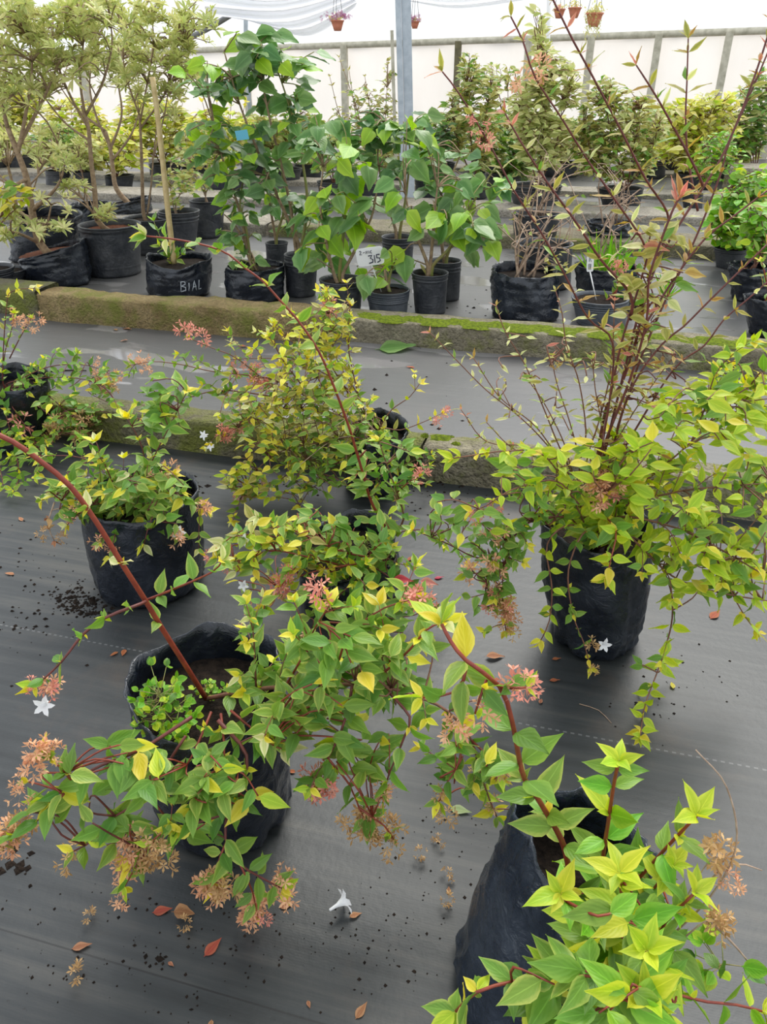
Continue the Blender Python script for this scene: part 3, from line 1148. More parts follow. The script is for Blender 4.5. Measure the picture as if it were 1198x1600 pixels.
# hanging baskets
def hanging(px, py, wpx, Y, label, style, pipeY, pot='terracotta', trail=None, flowers=None):
    c = at(px, py, Y)
    r = wpx / FPX * depth(c) / 2
    o = thing('hanging_basket', label, 'hanging pot', c)
    v, f = [], []
    N = 20
    for (z, q) in ((-1.3, .55), (-.6, .8), (-.05, .98), (-.02, 1.08), (.12, 1.08), (.12, .98), (-.1, .9), (-.12, 0.02)):
        for k2 in range(N):
            v.append(Vector((q * r * cos(2 * pi * k2 / N), q * r * sin(2 * pi * k2 / N), z * r)))
    for i in range(7):
        for k2 in range(N):
            f.append((i * N + k2, i * N + (k2 + 1) % N, (i + 1) * N + (k2 + 1) % N, (i + 1) * N + k2))
    f.append(tuple(reversed(range(N))))
    mesh_obj('pot', v, f, M[pot], o)
    mb = MB()
    hook = Vector((0, 0, 2.3 - c.z))
    for k2 in range(3):
        g = 2 * pi * k2 / 3 + .4
        mb.tube([Vector((r * cos(g), r * sin(g), .1 * r)), Vector((0, 0, min(.45, hook.z - .05)))], .003, .003, 4)
    mb.tube([Vector((0, 0, min(.45, hook.z - .05))), hook], .004, .004, 4)
    mb.build('hanger', M['wire'], o)
    V_, F_, UV_, MI = [], [], [], []
    mats = [M[m] for m in style]
    def put(mtx, geo, mi):
        b = len(V_)
        V_.extend(mtx @ Vector(q) for q in geo[0]); UV_.extend(geo[2])
        F_.extend(tuple(b + i for i in fc) for fc in geo[1]); MI.extend([mi] * len(geo[1]))
    for _ in range(60):
        p = rvec(.5) * r; p.z = abs(p.z) * .9 + .1 * r
        put(frame_m(p, rvec(1), UP + rvec(.4), r * .5), leaf_geo('ovate', .25), 0)
    if flowers:
        for _ in range(26):
            p = rvec(.75) * r; p.z = abs(p.z) * .8 + .2 * r
            put(frame_m(p, rvec(1), rvec(1), r * .42), cluster_geo(random.randrange(4)), 1)
    if trail:
        for _ in range(70):
            g = random.uniform(0, 2 * pi)
            L = random.uniform(.8, trail) * r
            p = Vector((cos(g), sin(g), 0)) * r * random.uniform(.4, 1.25)
            for j in range(6):
                put(frame_m(p + Vector((0, 0, r * .4 - L * j / 6)) + rvec(.1) * r, Vector((cos(g + j), sin(g + j), -.6)), UP + rvec(.3), r * .42), leaf_geo('lance', .7), 0)
    ob = mesh_obj('foliage', V_, F_, mats, o, UV_, kind='stuff')
    ob.data.polygons.foreach_set('material_index', MI)
    return o
hanging(527, 33, 20, 9.6, 'hanging pot overflowing with purple flowers left of the steel post', ['azlight', 'purplefl'], 9.6, flowers=True)
hanging(648, 34, 14, 10.2, 'hanging pot of purple flowers half hidden behind the steel post', ['azlight', 'purplefl'], 9.6, flowers=True)
hanging(898, 13, 20, 9.2, 'small terracotta hanging pot between another pot and the trailing plant', ['azlight', 'pinkfl'], 9.6)
hanging(874, 15, 18, 9.8, 'small terracotta hanging pot nearest the white pipe', ['azlight', 'pinkfl'], 9.6)
hanging(929, 22, 26, 8.9, 'hanging pot with pale trailing foliage like a mop', ['azlight', 'azlight'], 9.6, trail=3.4)

# ================================================================== POTS AND BAGS BEHIND THE SECOND KERB
def potted(name, label, kind, spec, cat='potted plant', group=None, **kw):
    c0, c1, r0, r1 = vessel_geo(*spec)
    p = Plant(name, label, cat, c0, c0.lerp(c1, .85 if kind == 'pot' else .8), group)
    p.r1 = r1; p.c0, p.c1, p.r0 = c0, c1, r0
    if kind == 'pot':
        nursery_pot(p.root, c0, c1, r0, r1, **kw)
    else:
        p.bag, p.wall = grow_bag(p.root, c0, c1, r0, r1, **kw)
    return p

# ---- azalea standards at the left
AZ = dict(style='azalea', size=.0, tip=0, mat='bark', sides=7)
def azalea(p, trunk, forks, blobs, r=.02, n=1.0, style='azalea', size=.085):
    tb = p.branch(trunk, r, r * .55, rooted=True, name='trunk', **AZ)
    for fk in forks:
        p.branch(fk, r * .5, .004, name='branch', **AZ)
    for (cx, cy, rx, ry, k) in blobs:
        p.fill(cx, cy, rx, ry, int(k * n), style if random.random() < .99 else 'azlight', size, 'whorl', dz=.45, leaves=2, r=.004)
    return p.finish(200, 8)

p = potted('azalea', 'pale green azalea tree in the tilted black bag at the left, trunk leaning left', 'bag', (75, 453, 98, 63, 398, 100), seed=1, tilt=(.05, .0), wr=.016, soilmat='redsoil', soil=.86)
azalea(p, [(62, 380), (50, 330), (42, 280), (28, 240), (12, 200)], [[(50, 330), (90, 290, -.1), (105, 240, -.1)], [(42, 280), (15, 290, -.2), (-10, 270, -.2)], [(28, 240), (40, 180), (50, 110), (46, 60)], [(12, 200), (0, 150), (-15, 80)], [(28, 230), (70, 150, .1), (95, 90, .1)], [(62, 380), (30, 365, -.1), (5, 360, -.1)], [(62, 380), (75, 345, -.1), (80, 320, -.1)]],
       [(30, 90, 60, 80, 60), (20, 30, 60, 40, 40), (70, 340, 40, 30, 10), (15, 355, 20, 25, 8), (-10, 150, 30, 60, 14), (95, 255, 20, 30, 6)], .028)
p = potted('azalea', 'pale green azalea tree in the wide round pot left of the bamboo stake', 'pot', (167, 436, 82, 156, 358, 92), seed=2, soilmat='redsoil', ribs=1)
azalea(p, [(152, 345), (148, 300), (142, 250), (138, 200), (128, 165)], [[(152, 345), (140, 325, -.1), (122, 300, -.1)], [(138, 200), (110, 150), (90, 100), (80, 50)], [(132, 175), (125, 120), (130, 60), (120, 20)], [(140, 220), (100, 190, .2), (60, 140, .2)], [(134, 180), (160, 130), (175, 70), (170, 20)]],
       [(110, 70, 60, 65, 70), (130, 20, 60, 40, 40), (60, 130, 30, 30, 12), (115, 300, 22, 14, 7), (165, 335, 16, 12, 6)], .02)
p = potted('azalea', 'pale green azalea tree with forked brown trunk in crumpled bag behind round pot', 'bag', (196, 352, 64, 192, 318, 66), seed=3, tilt=(.04, .0), wr=.03, mat='bagshiny')
azalea(p, [(182, 295), (176, 260), (172, 230), (165, 205)], [[(170, 225), (150, 180), (140, 130), (150, 70)], [(172, 235), (190, 180), (185, 120), (200, 60)], [(165, 205), (120, 170), (90, 130)], [(176, 250), (205, 210), (222, 160)]],
       [(180, 60, 60, 60, 70), (200, 110, 40, 40, 24), (150, 100, 40, 40, 20), (160, 15, 70, 30, 30)], .026)
p = potted('azalea', 'pale green azalea tree on thin stems in pot behind the bamboo stake', 'pot', (222, 400, 70, 222, 346, 78), seed=4, ribs=1)
azalea(p, [(224, 332), (222, 270), (220, 215), (218, 180)], [[(230, 335), (236, 290), (240, 240), (246, 190)], [(218, 180), (200, 130), (190, 80)], [(219, 190), (230, 130), (240, 70), (236, 20)], [(220, 200), (262, 140), (280, 90), (290, 50)], [(238, 250), (252, 200, .1), (262, 150, .1)]],
       [(240, 60, 60, 60, 80), (280, 110, 40, 50, 34), (225, 130, 34, 34, 22), (300, 40, 40, 40, 24), (262, 165, 30, 30, 10)], .016)
p = potted('azalea', 'dark green azalea with yellow lower leaves in black bag cut by left edge', 'bag', (50, 414, 92, 52, 342, 100), seed=5, wr=.02, tilt=(-.02, .02))
azalea(p, [(30, 330), (20, 290), (10, 250)], [[(30, 330), (50, 300), (62, 265)], [(20, 290), (-5, 270), (-20, 250)], [(62, 265), (85, 230), (95, 200)]], [(10, 220, 30, 40, 16), (60, 230, 36, 34, 22)], .016)

for (nm, lab, kind, spec, kw) in (
    ('grow_bag_empty', 'crumpled black bag with folded rim between tilted bag and round pot', 'bag', (138, 378, 52, 132, 322, 58), dict(seed=6, wr=.03, mat='bagshiny')),
    ('nursery_pot', 'low black pot with ribbed rim cut off by the left edge', 'pot', (-4, 458, 54, -4, 428, 60), dict(seed=7, ribs=4)),
):
    p = potted(nm if nm != 'grow_bag_empty' else 'bagged_shrub', lab, kind, spec, cat='pot' if kind == 'pot' else 'bag', **kw)
    if kind == 'bag':
        p.branch([(134, 300), (128, 270), (120, 240)], .008, .003, rooted=True, **AZ)
        p.fill(118, 245, 24, 26, 16, 'azalea', .08, 'whorl', .15, 1, r=.003)
    p.finish()

# shrub with yellow leaves at the left edge
p = potted('yellowing_shrub', 'small shrub with yellow and orange leaves in black pot by the left edge', 'pot', (-28, 470, 60, -28, 425, 66), seed=8)
p.branch([(-15, 380), (0, 340), (15, 305)], .006, .002, 'yellow', .07, .05, rooted=True, tip=5, mat='stem_brown')
p.branch([(-15, 380), (5, 345), (32, 320)], .006, .002, 'bronze', .07, .05, tip=4, mat='stem_brown')
p.fill(15, 300, 26, 26, 22, 'yellow', .11, 'ovate', .1, 2)
p.finish()

# ---- bagged sapling with bamboo stake and hand lettering
p = potted('bagged_sapling', 'black bag lettered in pale marker, with small sapling tied to bamboo stake', 'bag', (270, 470, 94, 268, 414, 98), seed=9, wr=.012, rim=((-1.5, .5, -.03), (pi, .5, .03), (0.2, .4, .02)))
sp = [at(272, 412, p.soil.y), at(264, 345, p.soil.y), at(255, 260, p.soil.y), at(246, 180, p.soil.y), at(238, 120, p.soil.y)]
MB().tube([q - p.base for q in spline(sp, .06)], .019, .015, 8, wob=.05).build('bamboo_stake', M['bamboo'], p.root)
p.branch([(264, 412), (262, 395), (250, 385)], .004, .002, 'leafy', .09, .06, tip=4, mat='stem_green')
p.branch([(270, 414), (274, 396), (268, 385)], .004, .002, 'leafy', .09, .06, rooted=True, tip=4, mat='stem_green')
p.branch([(266, 412), (284, 398), (290, 388)], .004, .002, 'leafy', .08, .06, tip=3, mat='stem_green')
p.branch([(268, 410), (246, 360), (240, 345)], .003, .002, 'hib', .09, .08, tip=3, mat='stem_green')
def wall_text(p, strokes, th0, t0, sx, sy, rad, mat, name):
    mb = MB()
    for st in strokes:
        pts = []
        for i in range(len(st) - 1):
            for k in range(4):
                x = st[i][0] + (st[i + 1][0] - st[i][0]) * k / 4; y = st[i][1] + (st[i + 1][1] - st[i][1]) * k / 4
                pts.append(p.wall(th0 + x * sx, t0 + y * sy, -.002) - p.base)
        pts.append(p.wall(th0 + st[-1][0] * sx, t0 + st[-1][1] * sy, -.002) - p.base)
        mb.tube(pts, rad, rad, 5)
    return mb.build(name, M[mat], p.root)
wall_text(p, [[(0, 0), (0, 1)], [(0, 1), (.5, .95), (.55, .7), (.05, .55), (.6, .4), (.62, .1), (0, 0)],
              [(1.05, 0), (1.05, .8)], [(1.5, 0), (1.8, .9), (2.1, 0)], [(1.6, .35), (2.05, .35)], [(2.5, .9), (2.5, 0), (2.9, .05)]],
          -1.3, .26, .23, .30, .003, 'chalk', 'handwriting')
p.finish(200, 8)

# ---- hibiscus group in the middle
HB = dict(shape='broad', mat='bark')
def hibiscus(p, stems, blobs, r=.012, style='hib', size=.15, leaves=3, hang=.35, n=1.0, sides=6):
    for i, s in enumerate(stems):
        p.branch(s, r, .004, size=0, tip=0, rooted=True, mat='stem_green' if i % 2 else 'bark')
    for b in blobs:
        cx, cy, rx, ry, k = b[:5]
        p.fill(cx, cy, rx, ry, int(k * n * .9 + .5), b[5] if len(b) > 5 else style, b[6] if len(b) > 6 else size, 'broad', dz=.22, leaves=leaves, r=.003, hang=hang)
    p.finish(280, 9)
p = potted('hibiscus', 'tall leafy hibiscus with grey stem in square black bag left of the pots', 'bag', (392, 477, 88, 392, 424, 90), seed=10, wr=.014)
hibiscus(p, [[(388, 400), (378, 345), (362, 290), (345, 240), (335, 200)], [(392, 410), (385, 360), (375, 320), (380, 280)], [(384, 380), (365, 350), (350, 335)]],
         [(320, 200, 45, 40, 14, 'hib', .12), (385, 320, 40, 30, 9, 'hib', .12), (365, 375, 40, 25, 8, 'hib', .10), (345, 250, 45, 40, 12, 'hib', .12), (310, 110, 30, 30, 5, 'hiblime' if False else 'hib', .13), (380, 420, 26, 20, 5, 'hib', .10)])
p = potted('hibiscus', 'tall hibiscus with big lime leaves at its top in ribbed black pot', 'pot', (468, 466, 46, 468, 402, 52), seed=11, ribs=3)
hibiscus(p, [[(462, 390), (455, 330), (440, 260), (420, 180), (405, 100), (400, 60)], [(470, 390), (480, 320), (470, 240), (450, 160), (430, 100)], [(466, 380), (430, 300), (400, 230), (370, 150), (350, 80)]],
         [(410, 70, 50, 40, 9, 'hib', .17), (400, 130, 60, 50, 16, 'hibdark', .15), (440, 200, 60, 60, 20, 'hib', .15), (345, 110, 40, 40, 6, 'hib', .16), (390, 260, 40, 50, 12, 'hibdark', .14), (470, 110, 40, 50, 10, 'hib', .13), (470, 300, 30, 50, 8, 'hibdark', .14)])
p = potted('hibiscus', 'hibiscus with large veined hanging leaves in black pot behind the white price tag', 'pot', (533, 496, 58, 532, 444, 68), seed=12, ribs=2)
hibiscus(p, [[(522, 430), (510, 380), (500, 320), (505, 260)], [(530, 430), (535, 380), (540, 320), (545, 250)], [(535, 430), (555, 390), (580, 340), (590, 290)]],
         [(500, 385, 34, 30, 8, 'hib', .19), (520, 330, 45, 35, 13, 'hib', .17), (585, 320, 30, 40, 6, 'hiblime' if False else 'hib', .19), (545, 270, 50, 40, 12, 'hib', .15), (510, 220, 50, 50, 14, 'hibdark', .14)], leaves=2, hang=.6)
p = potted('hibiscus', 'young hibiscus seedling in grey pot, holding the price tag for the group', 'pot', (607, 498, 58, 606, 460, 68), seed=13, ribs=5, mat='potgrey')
hibiscus(p, [[(604, 440), (600, 420), (590, 405)], [(606, 445), (612, 420), (618, 400)]],
         [(575, 420, 20, 14, 5, 'hib', .17), (600, 430, 18, 14, 4, 'hib', .14), (622, 410, 14, 12, 3, 'hib', .14), (590, 395, 20, 14, 3, 'hib', .13)], leaves=1, hang=.4)
# price tag stuck in the grey pot
def price_tag(label, c, right, up, w, h, stake, lines, rnd=.12):
    o = thing('price_tag', label, 'price tag', c)
    nrm2 = right.cross(up).normalized()
    v, f = [], []
    N = 24
    for s in (0, 1):
        for k in range(N):
            g = 2 * pi * (k + .5) / N
            cx, cy = cos(g), sin(g)
            ex = (abs(cx) ** .28) * (1 if cx > 0 else -1); ey = (abs(cy) ** .28) * (1 if cy > 0 else -1)
            v.append(right * (ex * w / 2) + up * (ey * h / 2) - nrm2 * (.002 * s))
    f.append(tuple(range(N))); f.append(tuple(reversed(range(N, 2 * N))))
    for k in range(N):
        f.append((k, N + k, N + (k + 1) % N, (k + 1) % N))
    mesh_obj('card', v, f, M['tagwhite'], o, smooth=False)
    MB().tube([up * (-h * .45) - nrm2 * .004, Vector(stake) - c], .004, .003, 6).build('tag_stake', M['tagwhite'], o)
    for (rad, x0, y0, sx, sy, strokes) in lines:
        mb = MB()
        for st in strokes:
            mb.tube([right * (x0 + x * sx) + up * (y0 + y * sy) + nrm2 * .001 for x, y in st], rad, rad, 4)
        mb.build('lettering', M['ink'], o)
    return o
D3 = [[(0, .9), (.5, .95), (.25, .6), (.55, .4), (.5, .1), (0, 0)]]
D1 = [[(.8, .9), (.8, 0)]]
D5 = [[(1.5, .95), (1.1, .95), (1.1, .55), (1.45, .5), (1.5, .15), (1.1, 0)]]
D2 = [[(0, .8), (.3, 1), (.5, .75), (0, 0), (.6, 0)]]
DD = [[(1.0, .4), (1.4, .5)], [(1.7, .1), (1.8, .8), (2.1, .1), (2.2, .8)], [(2.6, .1), (2.6, .8)], [(3.4, .8), (3.0, .6), (3.0, .2), (3.4, .05)]]
tc = at(578, 401, 4.35)
R_ = Vector((.985, -.05, .14)).normalized(); U_ = Vector((-.13, -.25, .96)).normalized()
sx_ = .155 / 3.4
price_tag('white handwritten price tag reading 315 among the hibiscus leaves', tc, R_, U_, .15, .105, p.soil + Vector((-.03, 0, -.02)),
          [(.0035, -.01, -.038, .042, .048, D3 + D1 + D5), (.002, -.055, .018, .02, .022, D2 + DD)])

p = potted('hibiscus', 'small hibiscus with drooping leaves and one yellow leaf in ribbed pot', 'pot', (673, 494, 48, 673, 432, 56), seed=14, ribs=2)
hibiscus(p, [[(668, 415), (655, 380), (640, 340), (630, 280)], [(676, 415), (700, 390), (715, 360), (725, 320)], [(672, 415), (676, 370), (680, 320), (685, 280)]],
         [(715, 350, 25, 22, 5, 'hib', .17), (690, 330, 40, 35, 8, 'hib', .17), (755, 370, 34, 40, 8, 'hib', .15), (740, 300, 40, 30, 8, 'hib', .14), (655, 215, 36, 40, 7, 'hib', .15), (652, 404, 8, 6, 1, 'yellow', .11), (640, 300, 30, 40, 6, 'hib', .14), (625, 400, 14, 14, 2, 'hib', .17)], leaves=2, hang=.7)
p = potted('hibiscus', 'hibiscus in the pot just behind the ribbed pot with the yellow leaf', 'pot', (697, 472, 44, 697, 412, 50), seed=15, ribs=3)
hibiscus(p, [[(692, 400), (690, 350), (700, 290), (720, 240)], [(698, 400), (720, 350), (755, 290), (775, 260)]],
         [(700, 260, 50, 40, 12, 'hib', .13), (760, 290, 40, 40, 9, 'hib', .12), (665, 260, 35, 40, 9, 'hibdark', .13)], leaves=2)
p = potted('hibiscus', 'dark leaved hibiscus in black pot behind the price tag', 'pot', (622, 428, 44, 622, 374, 50), seed=16, ribs=3)
hibiscus(p, [[(618, 360), (600, 300), (590, 240), (600, 190)], [(625, 360), (635, 300), (640, 230), (630, 190)]],
         [(600, 240, 40, 50, 14, 'hibdark', .14), (640, 200, 40, 30, 8, 'hib', .15), (560, 210, 40, 50, 14, 'hibdark', .13), (655, 250, 30, 40, 8, 'hibdark', .14)])
p = potted('hibiscus', 'dark leaved hibiscus in narrow black pot left of the ribbed pot', 'pot', (430, 436, 28, 430, 382, 34), seed=17, ribs=1)
hibiscus(p, [[(430, 370), (420, 310), (415, 250)], [(432, 370), (445, 320), (440, 270)]],
         [(425, 300, 34, 40, 12, 'hibdark', .12), (300, 160, 30, 30, 0), (450, 350, 26, 20, 6, 'hib', .12)])

# blue label tied among the hibiscus
o = MB().box(Vector((0, 0, 0)), Vector((.034, 0, .004)), Vector((0, .002, 0)), Vector((-.004, 0, .024))).build('plant_label', M['bluetag'], smooth=False)
o.location = at(378, 211, 4.7)
tag(o, 'small blue plastic plant label hanging among the tall hibiscus leaves', 'label')

# bushy shrubs behind the left pots
p = potted('bushy_shrub', 'low yellowish bushy shrub in square black pot behind the lettered bag', 'pot', (318, 374, 50, 318, 316, 54), seed=18, ribs=0)
for q in ([(318, 300), (300, 260), (290, 220)], [(320, 300), (325, 250), (330, 200)], [(322, 300), (345, 270), (350, 240)]):
    p.branch(q, .006, .002, 'olivebush', .05, .08, rooted=True, mat='twig', tip=3)
p.fill(318, 250, 55, 50, 130, 'olivebush', .06, 'ovate', .3, 3)
p.finish(250, 8)
p = potted('bushy_shrub', 'pale bushy shrub in ribbed black pot directly behind the bamboo stake', 'pot', (270, 394, 58, 272, 334, 62), seed=19, ribs=3)
for q in ([(270, 318), (265, 280), (268, 240)], [(274, 318), (290, 290), (300, 270)]):
    p.branch(q, .006, .002, 'olivebush', .06, .08, rooted=True, mat='twig', tip=3)
p.fill(278, 290, 34, 34, 40, 'olivebush', .07, 'ovate', .25, 3)
p.finish(200, 8)

# ---- right-hand group: leafless twigs, tagged pot and others
def bare(p, n, cx, cy, rx, ry, mat='twig'):
    for i in range(n):
        a = p.soil + Vector((random.uniform(-.07, .07), random.uniform(-.05, .05), 0))
        x, y = cx + random.uniform(-1, 1) * rx, cy + random.uniform(-1, 1) * ry
        e = at(x, y, p.soil.y + random.uniform(-.2, .2))
        m = a.lerp(e, .5) + Vector((random.uniform(-.08, .08), random.uniform(-.08, .08), .08))
        pl = spline([a, m, e], .06)
        mb = MB().tube(pl, .008, .003, 5)
        for k in range(3):
            b = pl[int(len(pl) * random.uniform(.3, .9))]
            mb.tube(spline([b, b + rvec(.06) + UP * .05, b + rvec(.12) + UP * .12], .04), .004, .002, 4)
        p.branches.append(['branch', mb, mat, pl, .003])
p = potted('bare_shrub', 'nearly leafless pale twiggy shrub in square crumpled black bag', 'bag', (828, 508, 100, 828, 432, 100), seed=20, wr=.016, mat='bagshiny', tilt=(0, .01))
bare(p, 8, 850, 330, 70, 60)
p.fill(850, 360, 60, 60, 12, 'olivebush', .06, 'ovate', .2, 1)
p.fill(868, 420, 20, 14, 8, 'palegreen' if False else 'olivebush', .05, 'ovate', .1, 2)
p.finish()
p = potted('nursery_pot', 'tall empty black pot standing behind the crumpled bag of bare twigs', 'pot', (858, 456, 82, 858, 388, 88), cat='pot', seed=21, ribs=0)
p.finish()
p = potted('bare_shrub', 'leafless twiggy shrub in black pot between the rows, second from the kerb', 'pot', (840, 392, 62, 844, 338, 74), seed=22, ribs=1)
bare(p, 7, 880, 270, 60, 50)
p.fill(880, 280, 50, 40, 10, 'olivebush', .06, 'ovate', .2, 1)
p.finish()
p = potted('bare_shrub', 'leafless twiggy shrub in glossy black bag behind the tagged pot', 'bag', (962, 392, 60, 960, 352, 66), seed=23, wr=.03, mat='bagshiny')
bare(p, 6, 970, 290, 40, 40)
p.finish()
p = potted('grassy_pot', 'black bag sprouting tufts of green grass, directly behind the tagged grey pot', 'bag', (962, 488, 90, 960, 424, 94), seed=24, wr=.012)
bare(p, 3, 960, 330, 40, 40)
for i in range(60):
    a = p.soil + Vector((random.uniform(-.10, .12), random.uniform(-.08, .05), 0))
    e = a + Vector((random.uniform(-.12, .12), random.uniform(-.1, .1), random.uniform(.1, .24)))
    p.add(a, e - a, Vector((random.uniform(-1, 1), -1, .4)), (e - a).length, 'blade', 'bright', 0)
p.finish()
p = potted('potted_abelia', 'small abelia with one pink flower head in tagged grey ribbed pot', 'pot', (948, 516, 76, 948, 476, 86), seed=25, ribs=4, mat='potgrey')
p.branch([(960, 462), (966, 440), (968, 420)], .006, .003, 'leafy', .06, .04, rooted=True, tip=4, fl=(('pinkfl', 9),), fls=.05)
p.branch([(955, 462), (972, 445), (985, 435)], .005, .002, 'leafy', .06, .04, tip=3)
p.finish(200, 7)
R_ = Vector((.995, -.02, .08)).normalized(); U_ = Vector((-.12, -.15, .98)).normalized()
price_tag('narrow white plant tag on a white stake in the grey ribbed pot', at(922, 411, p.soil.y), R_, U_, .038, .098, at(931, 468, p.soil.y),
          [(.0015, -.006, .008, .013, .03, [[(0, 0), (0, 1)], [(.9, 0), (.4, .5), (.9, 1)]]), (.0015, -.008, -.035, .012, .03, [[(0, 1), (.6, 1), (.6, 0), (0, 0), (0, 1)], [(1, 0), (1, 1)]])])

FAR = 2.1
def bush(name, label, pot, stems, fills, style, size, shape='ovate', kind='pot', mat='stem_brown', leaves=3, dz=.3, cap=250, minpx=9, fl=None, fls=.05, **kw):
    p = potted(name, label, kind, pot, **kw)
    for s in stems:
        p.branch(s, .009, .003, style, size, .12, start=.5, rooted=True, mat=mat, tip=3, shape=shape)
    for (cx, cy, rx, ry, n) in fills:
        p.fill(cx, cy, rx, ry, int(n * FAR), style, size, shape, dz, leaves, r=.003, fl=fl, fls=fls)
    return p.finish(cap, minpx)
def fan(x, y, top, w, n=4):
    return [[(x + (i - (n - 1) / 2) * 3, y), (x + (i - (n - 1) / 2) * w / n * .6, (y + top) / 2), (x + (i - (n - 1) / 2) * w / n, top)] for i in range(n)]

bush('round_shrub', 'bright green round shrub in black pot beside the walkway at the right edge', (1150, 422, 44, 1150, 392, 48), fan(1155, 385, 300, 70, 5),
     [(1165, 345, 44, 46, 120), (1130, 350, 30, 40, 30), (1180, 300, 30, 40, 50)], 'bright', .075, 'round', leaves=3, seed=30)
bush('round_shrub', 'bright green shrub in crumpled black bag, right of the round shrub', (1186, 475, 56, 1184, 420, 60), fan(1188, 400, 340, 40, 3),
     [(1185, 360, 26, 40, 50), (1185, 385, 22, 18, 14)], 'bright', .07, 'round', kind='bag', seed=31, wr=.02)
p = potted('bagged_shrub', 'black bag at the right edge just behind the mossy kerb', 'bag', (1206, 530, 46, 1200, 470, 50), seed=32)
p.branch([(1200, 460), (1195, 430), (1190, 410)], .006, .003, 'leafy', .07, .05, rooted=True)
p.finish()
bush('small_tree', 'grey green upright shrub in small black pot in front of the far benches', (1087, 330, 28, 1087, 304, 32), [[(1087, 295), (1105, 270), (1120, 240)], [(1088, 295), (1100, 260), (1095, 220)]],
     [(1130, 240, 30, 34, 50), (1110, 265, 30, 20, 24)], 'bright', .08, seed=33, mat='bark')

# ---- far rows
bush('upright_shrub', 'tall upright pale leaved shrub in big black pot right of the post', (842, 334, 64, 842, 294, 84), [[(840, 285), (848, 220), (850, 150), (846, 100)], [(844, 285), (870, 220), (880, 150)], [(838, 285), (820, 220), (815, 160)]],
     [(848, 120, 18, 60, 34), (885, 130, 22, 40, 30), (825, 170, 26, 50, 40), (850, 220, 44, 44, 70), (840, 40, 10, 30, 8)], 'azalea', .12, 'ovate', seed=34)
bush('upright_shrub', 'tall upright olive leaved shrub standing just right of the red flower shoots', (740, 312, 46, 740, 284, 52), [[(738, 275), (735, 200), (730, 120)], [(742, 275), (755, 200), (765, 140)], [(736, 275), (715, 220), (705, 160)]],
     [(735, 120, 20, 40, 24), (760, 140, 22, 40, 24), (715, 190, 26, 50, 36), (745, 220, 36, 50, 50)], 'olivebush', .11, seed=35)
bush('olive_shrub', 'olive green shrub with bronze tips in wide black pot behind tall red shoots', (978, 330, 56, 978, 298, 70), [[(978, 290), (960, 230), (945, 160)], [(980, 290), (990, 230), (1000, 170)], [(975, 290), (930, 240), (905, 190)], [(982, 290), (1015, 240), (1030, 190)]],
     [(950, 170, 40, 50, 60), (1000, 200, 40, 50, 60), (920, 230, 40, 40, 60), (970, 250, 60, 34, 70)], 'olivebush', .10, seed=36)
bush('yellow_shrub', 'yellow green leafy shrub under the sheeting, right of the red stems', (1092, 300, 50, 1092, 274, 56), fan(1092, 265, 180, 90, 5),
     [(1080, 200, 50, 46, 90), (1120, 180, 40, 40, 60), (1060, 240, 50, 30, 60), (1100, 240, 40, 30, 40)], 'yellowbush', .12, seed=37)
bush('green_shrub', 'soft green shrub at the far right in front of the white sheeting', (1180, 290, 50, 1180, 262, 56), fan(1178, 255, 140, 60, 4),
     [(1175, 190, 34, 50, 70), (1150, 220, 34, 30, 40), (1190, 150, 20, 40, 24)], 'greenbush', .12, seed=38)
bush('green_shrub', 'dense green shrub filling the row between post and tall upright shrub', (790, 300, 50, 790, 274, 56), fan(790, 265, 200, 80, 4),
     [(790, 240, 44, 36, 70), (770, 210, 30, 30, 30), (820, 260, 30, 24, 34)], 'greenbush', .11, seed=39)
bush('flowering_shrub', 'thin shrub with small red flowers right of the post against the sheeting', (800, 286, 40, 800, 264, 46), fan(800, 255, 130, 60, 4),
     [(800, 160, 34, 50, 26), (785, 130, 30, 40, 10)], 'olivebush', .10, fl=('pinkfl', .06), fls=.06, seed=40)
bush('green_shrub', 'dark green shrub just right of the steel post', (672, 312, 40, 672, 284, 46), fan(672, 275, 200, 50, 3),
     [(668, 240, 30, 44, 40), (690, 215, 24, 24, 14)], 'hibdark', .12, seed=41)
bush('wispy_shrub', 'wispy pinkish shrub with bare seed stalks just left of the steel post', (585, 316, 40, 585, 288, 48), [[(585, 280), (560, 200), (545, 110)], [(586, 280), (580, 190), (570, 120)], [(588, 280), (600, 200), (605, 130)], [(584, 280), (535, 190), (515, 120)], [(586, 280), (560, 180), (530, 90)]],
     [(590, 200, 36, 60, 60), (560, 180, 40, 50, 40), (605, 140, 14, 50, 16)], 'olivebush', .07, leaves=2, seed=42, mat='twig')
bush('green_shrub', 'green shrub in dark pot behind the hibiscus stems', (520, 316, 44, 520, 286, 52), fan(520, 278, 220, 70, 3), [(520, 240, 44, 36, 50)], 'greenbush', .11, seed=43)
bush('lemon_shrub', 'lemon yellow shrub glowing at the far left behind the azaleas', (24, 268, 50, 24, 246, 56), fan(26, 238, 140, 70, 4), [(30, 160, 34, 30, 90), (20, 200, 44, 34, 50)], 'yellowbush', .12, seed=44)
bush('lemon_shrub', 'lemon green shrub behind the forked azalea trunk', (120, 274, 44, 120, 252, 50), fan(120, 244, 160, 80, 4), [(110, 195, 50, 40, 90), (150, 215, 40, 28, 50)], 'yellowbush', .12, seed=45)
bush('lemon_shrub', 'lemon green shrub behind the bamboo stake', (252, 282, 44, 252, 258, 50), fan(252, 250, 160, 90, 4), [(250, 205, 50, 44, 100), (210, 190, 34, 40, 50)], 'yellowbush', .12, seed=46)
bush('leafy_shrub', 'pale green shrub in black pot between the azalea trunks, left', (84, 300, 34, 84, 268, 38), fan(84, 262, 200, 50, 3), [(80, 225, 40, 34, 60)], 'greenbush', .11, seed=47)
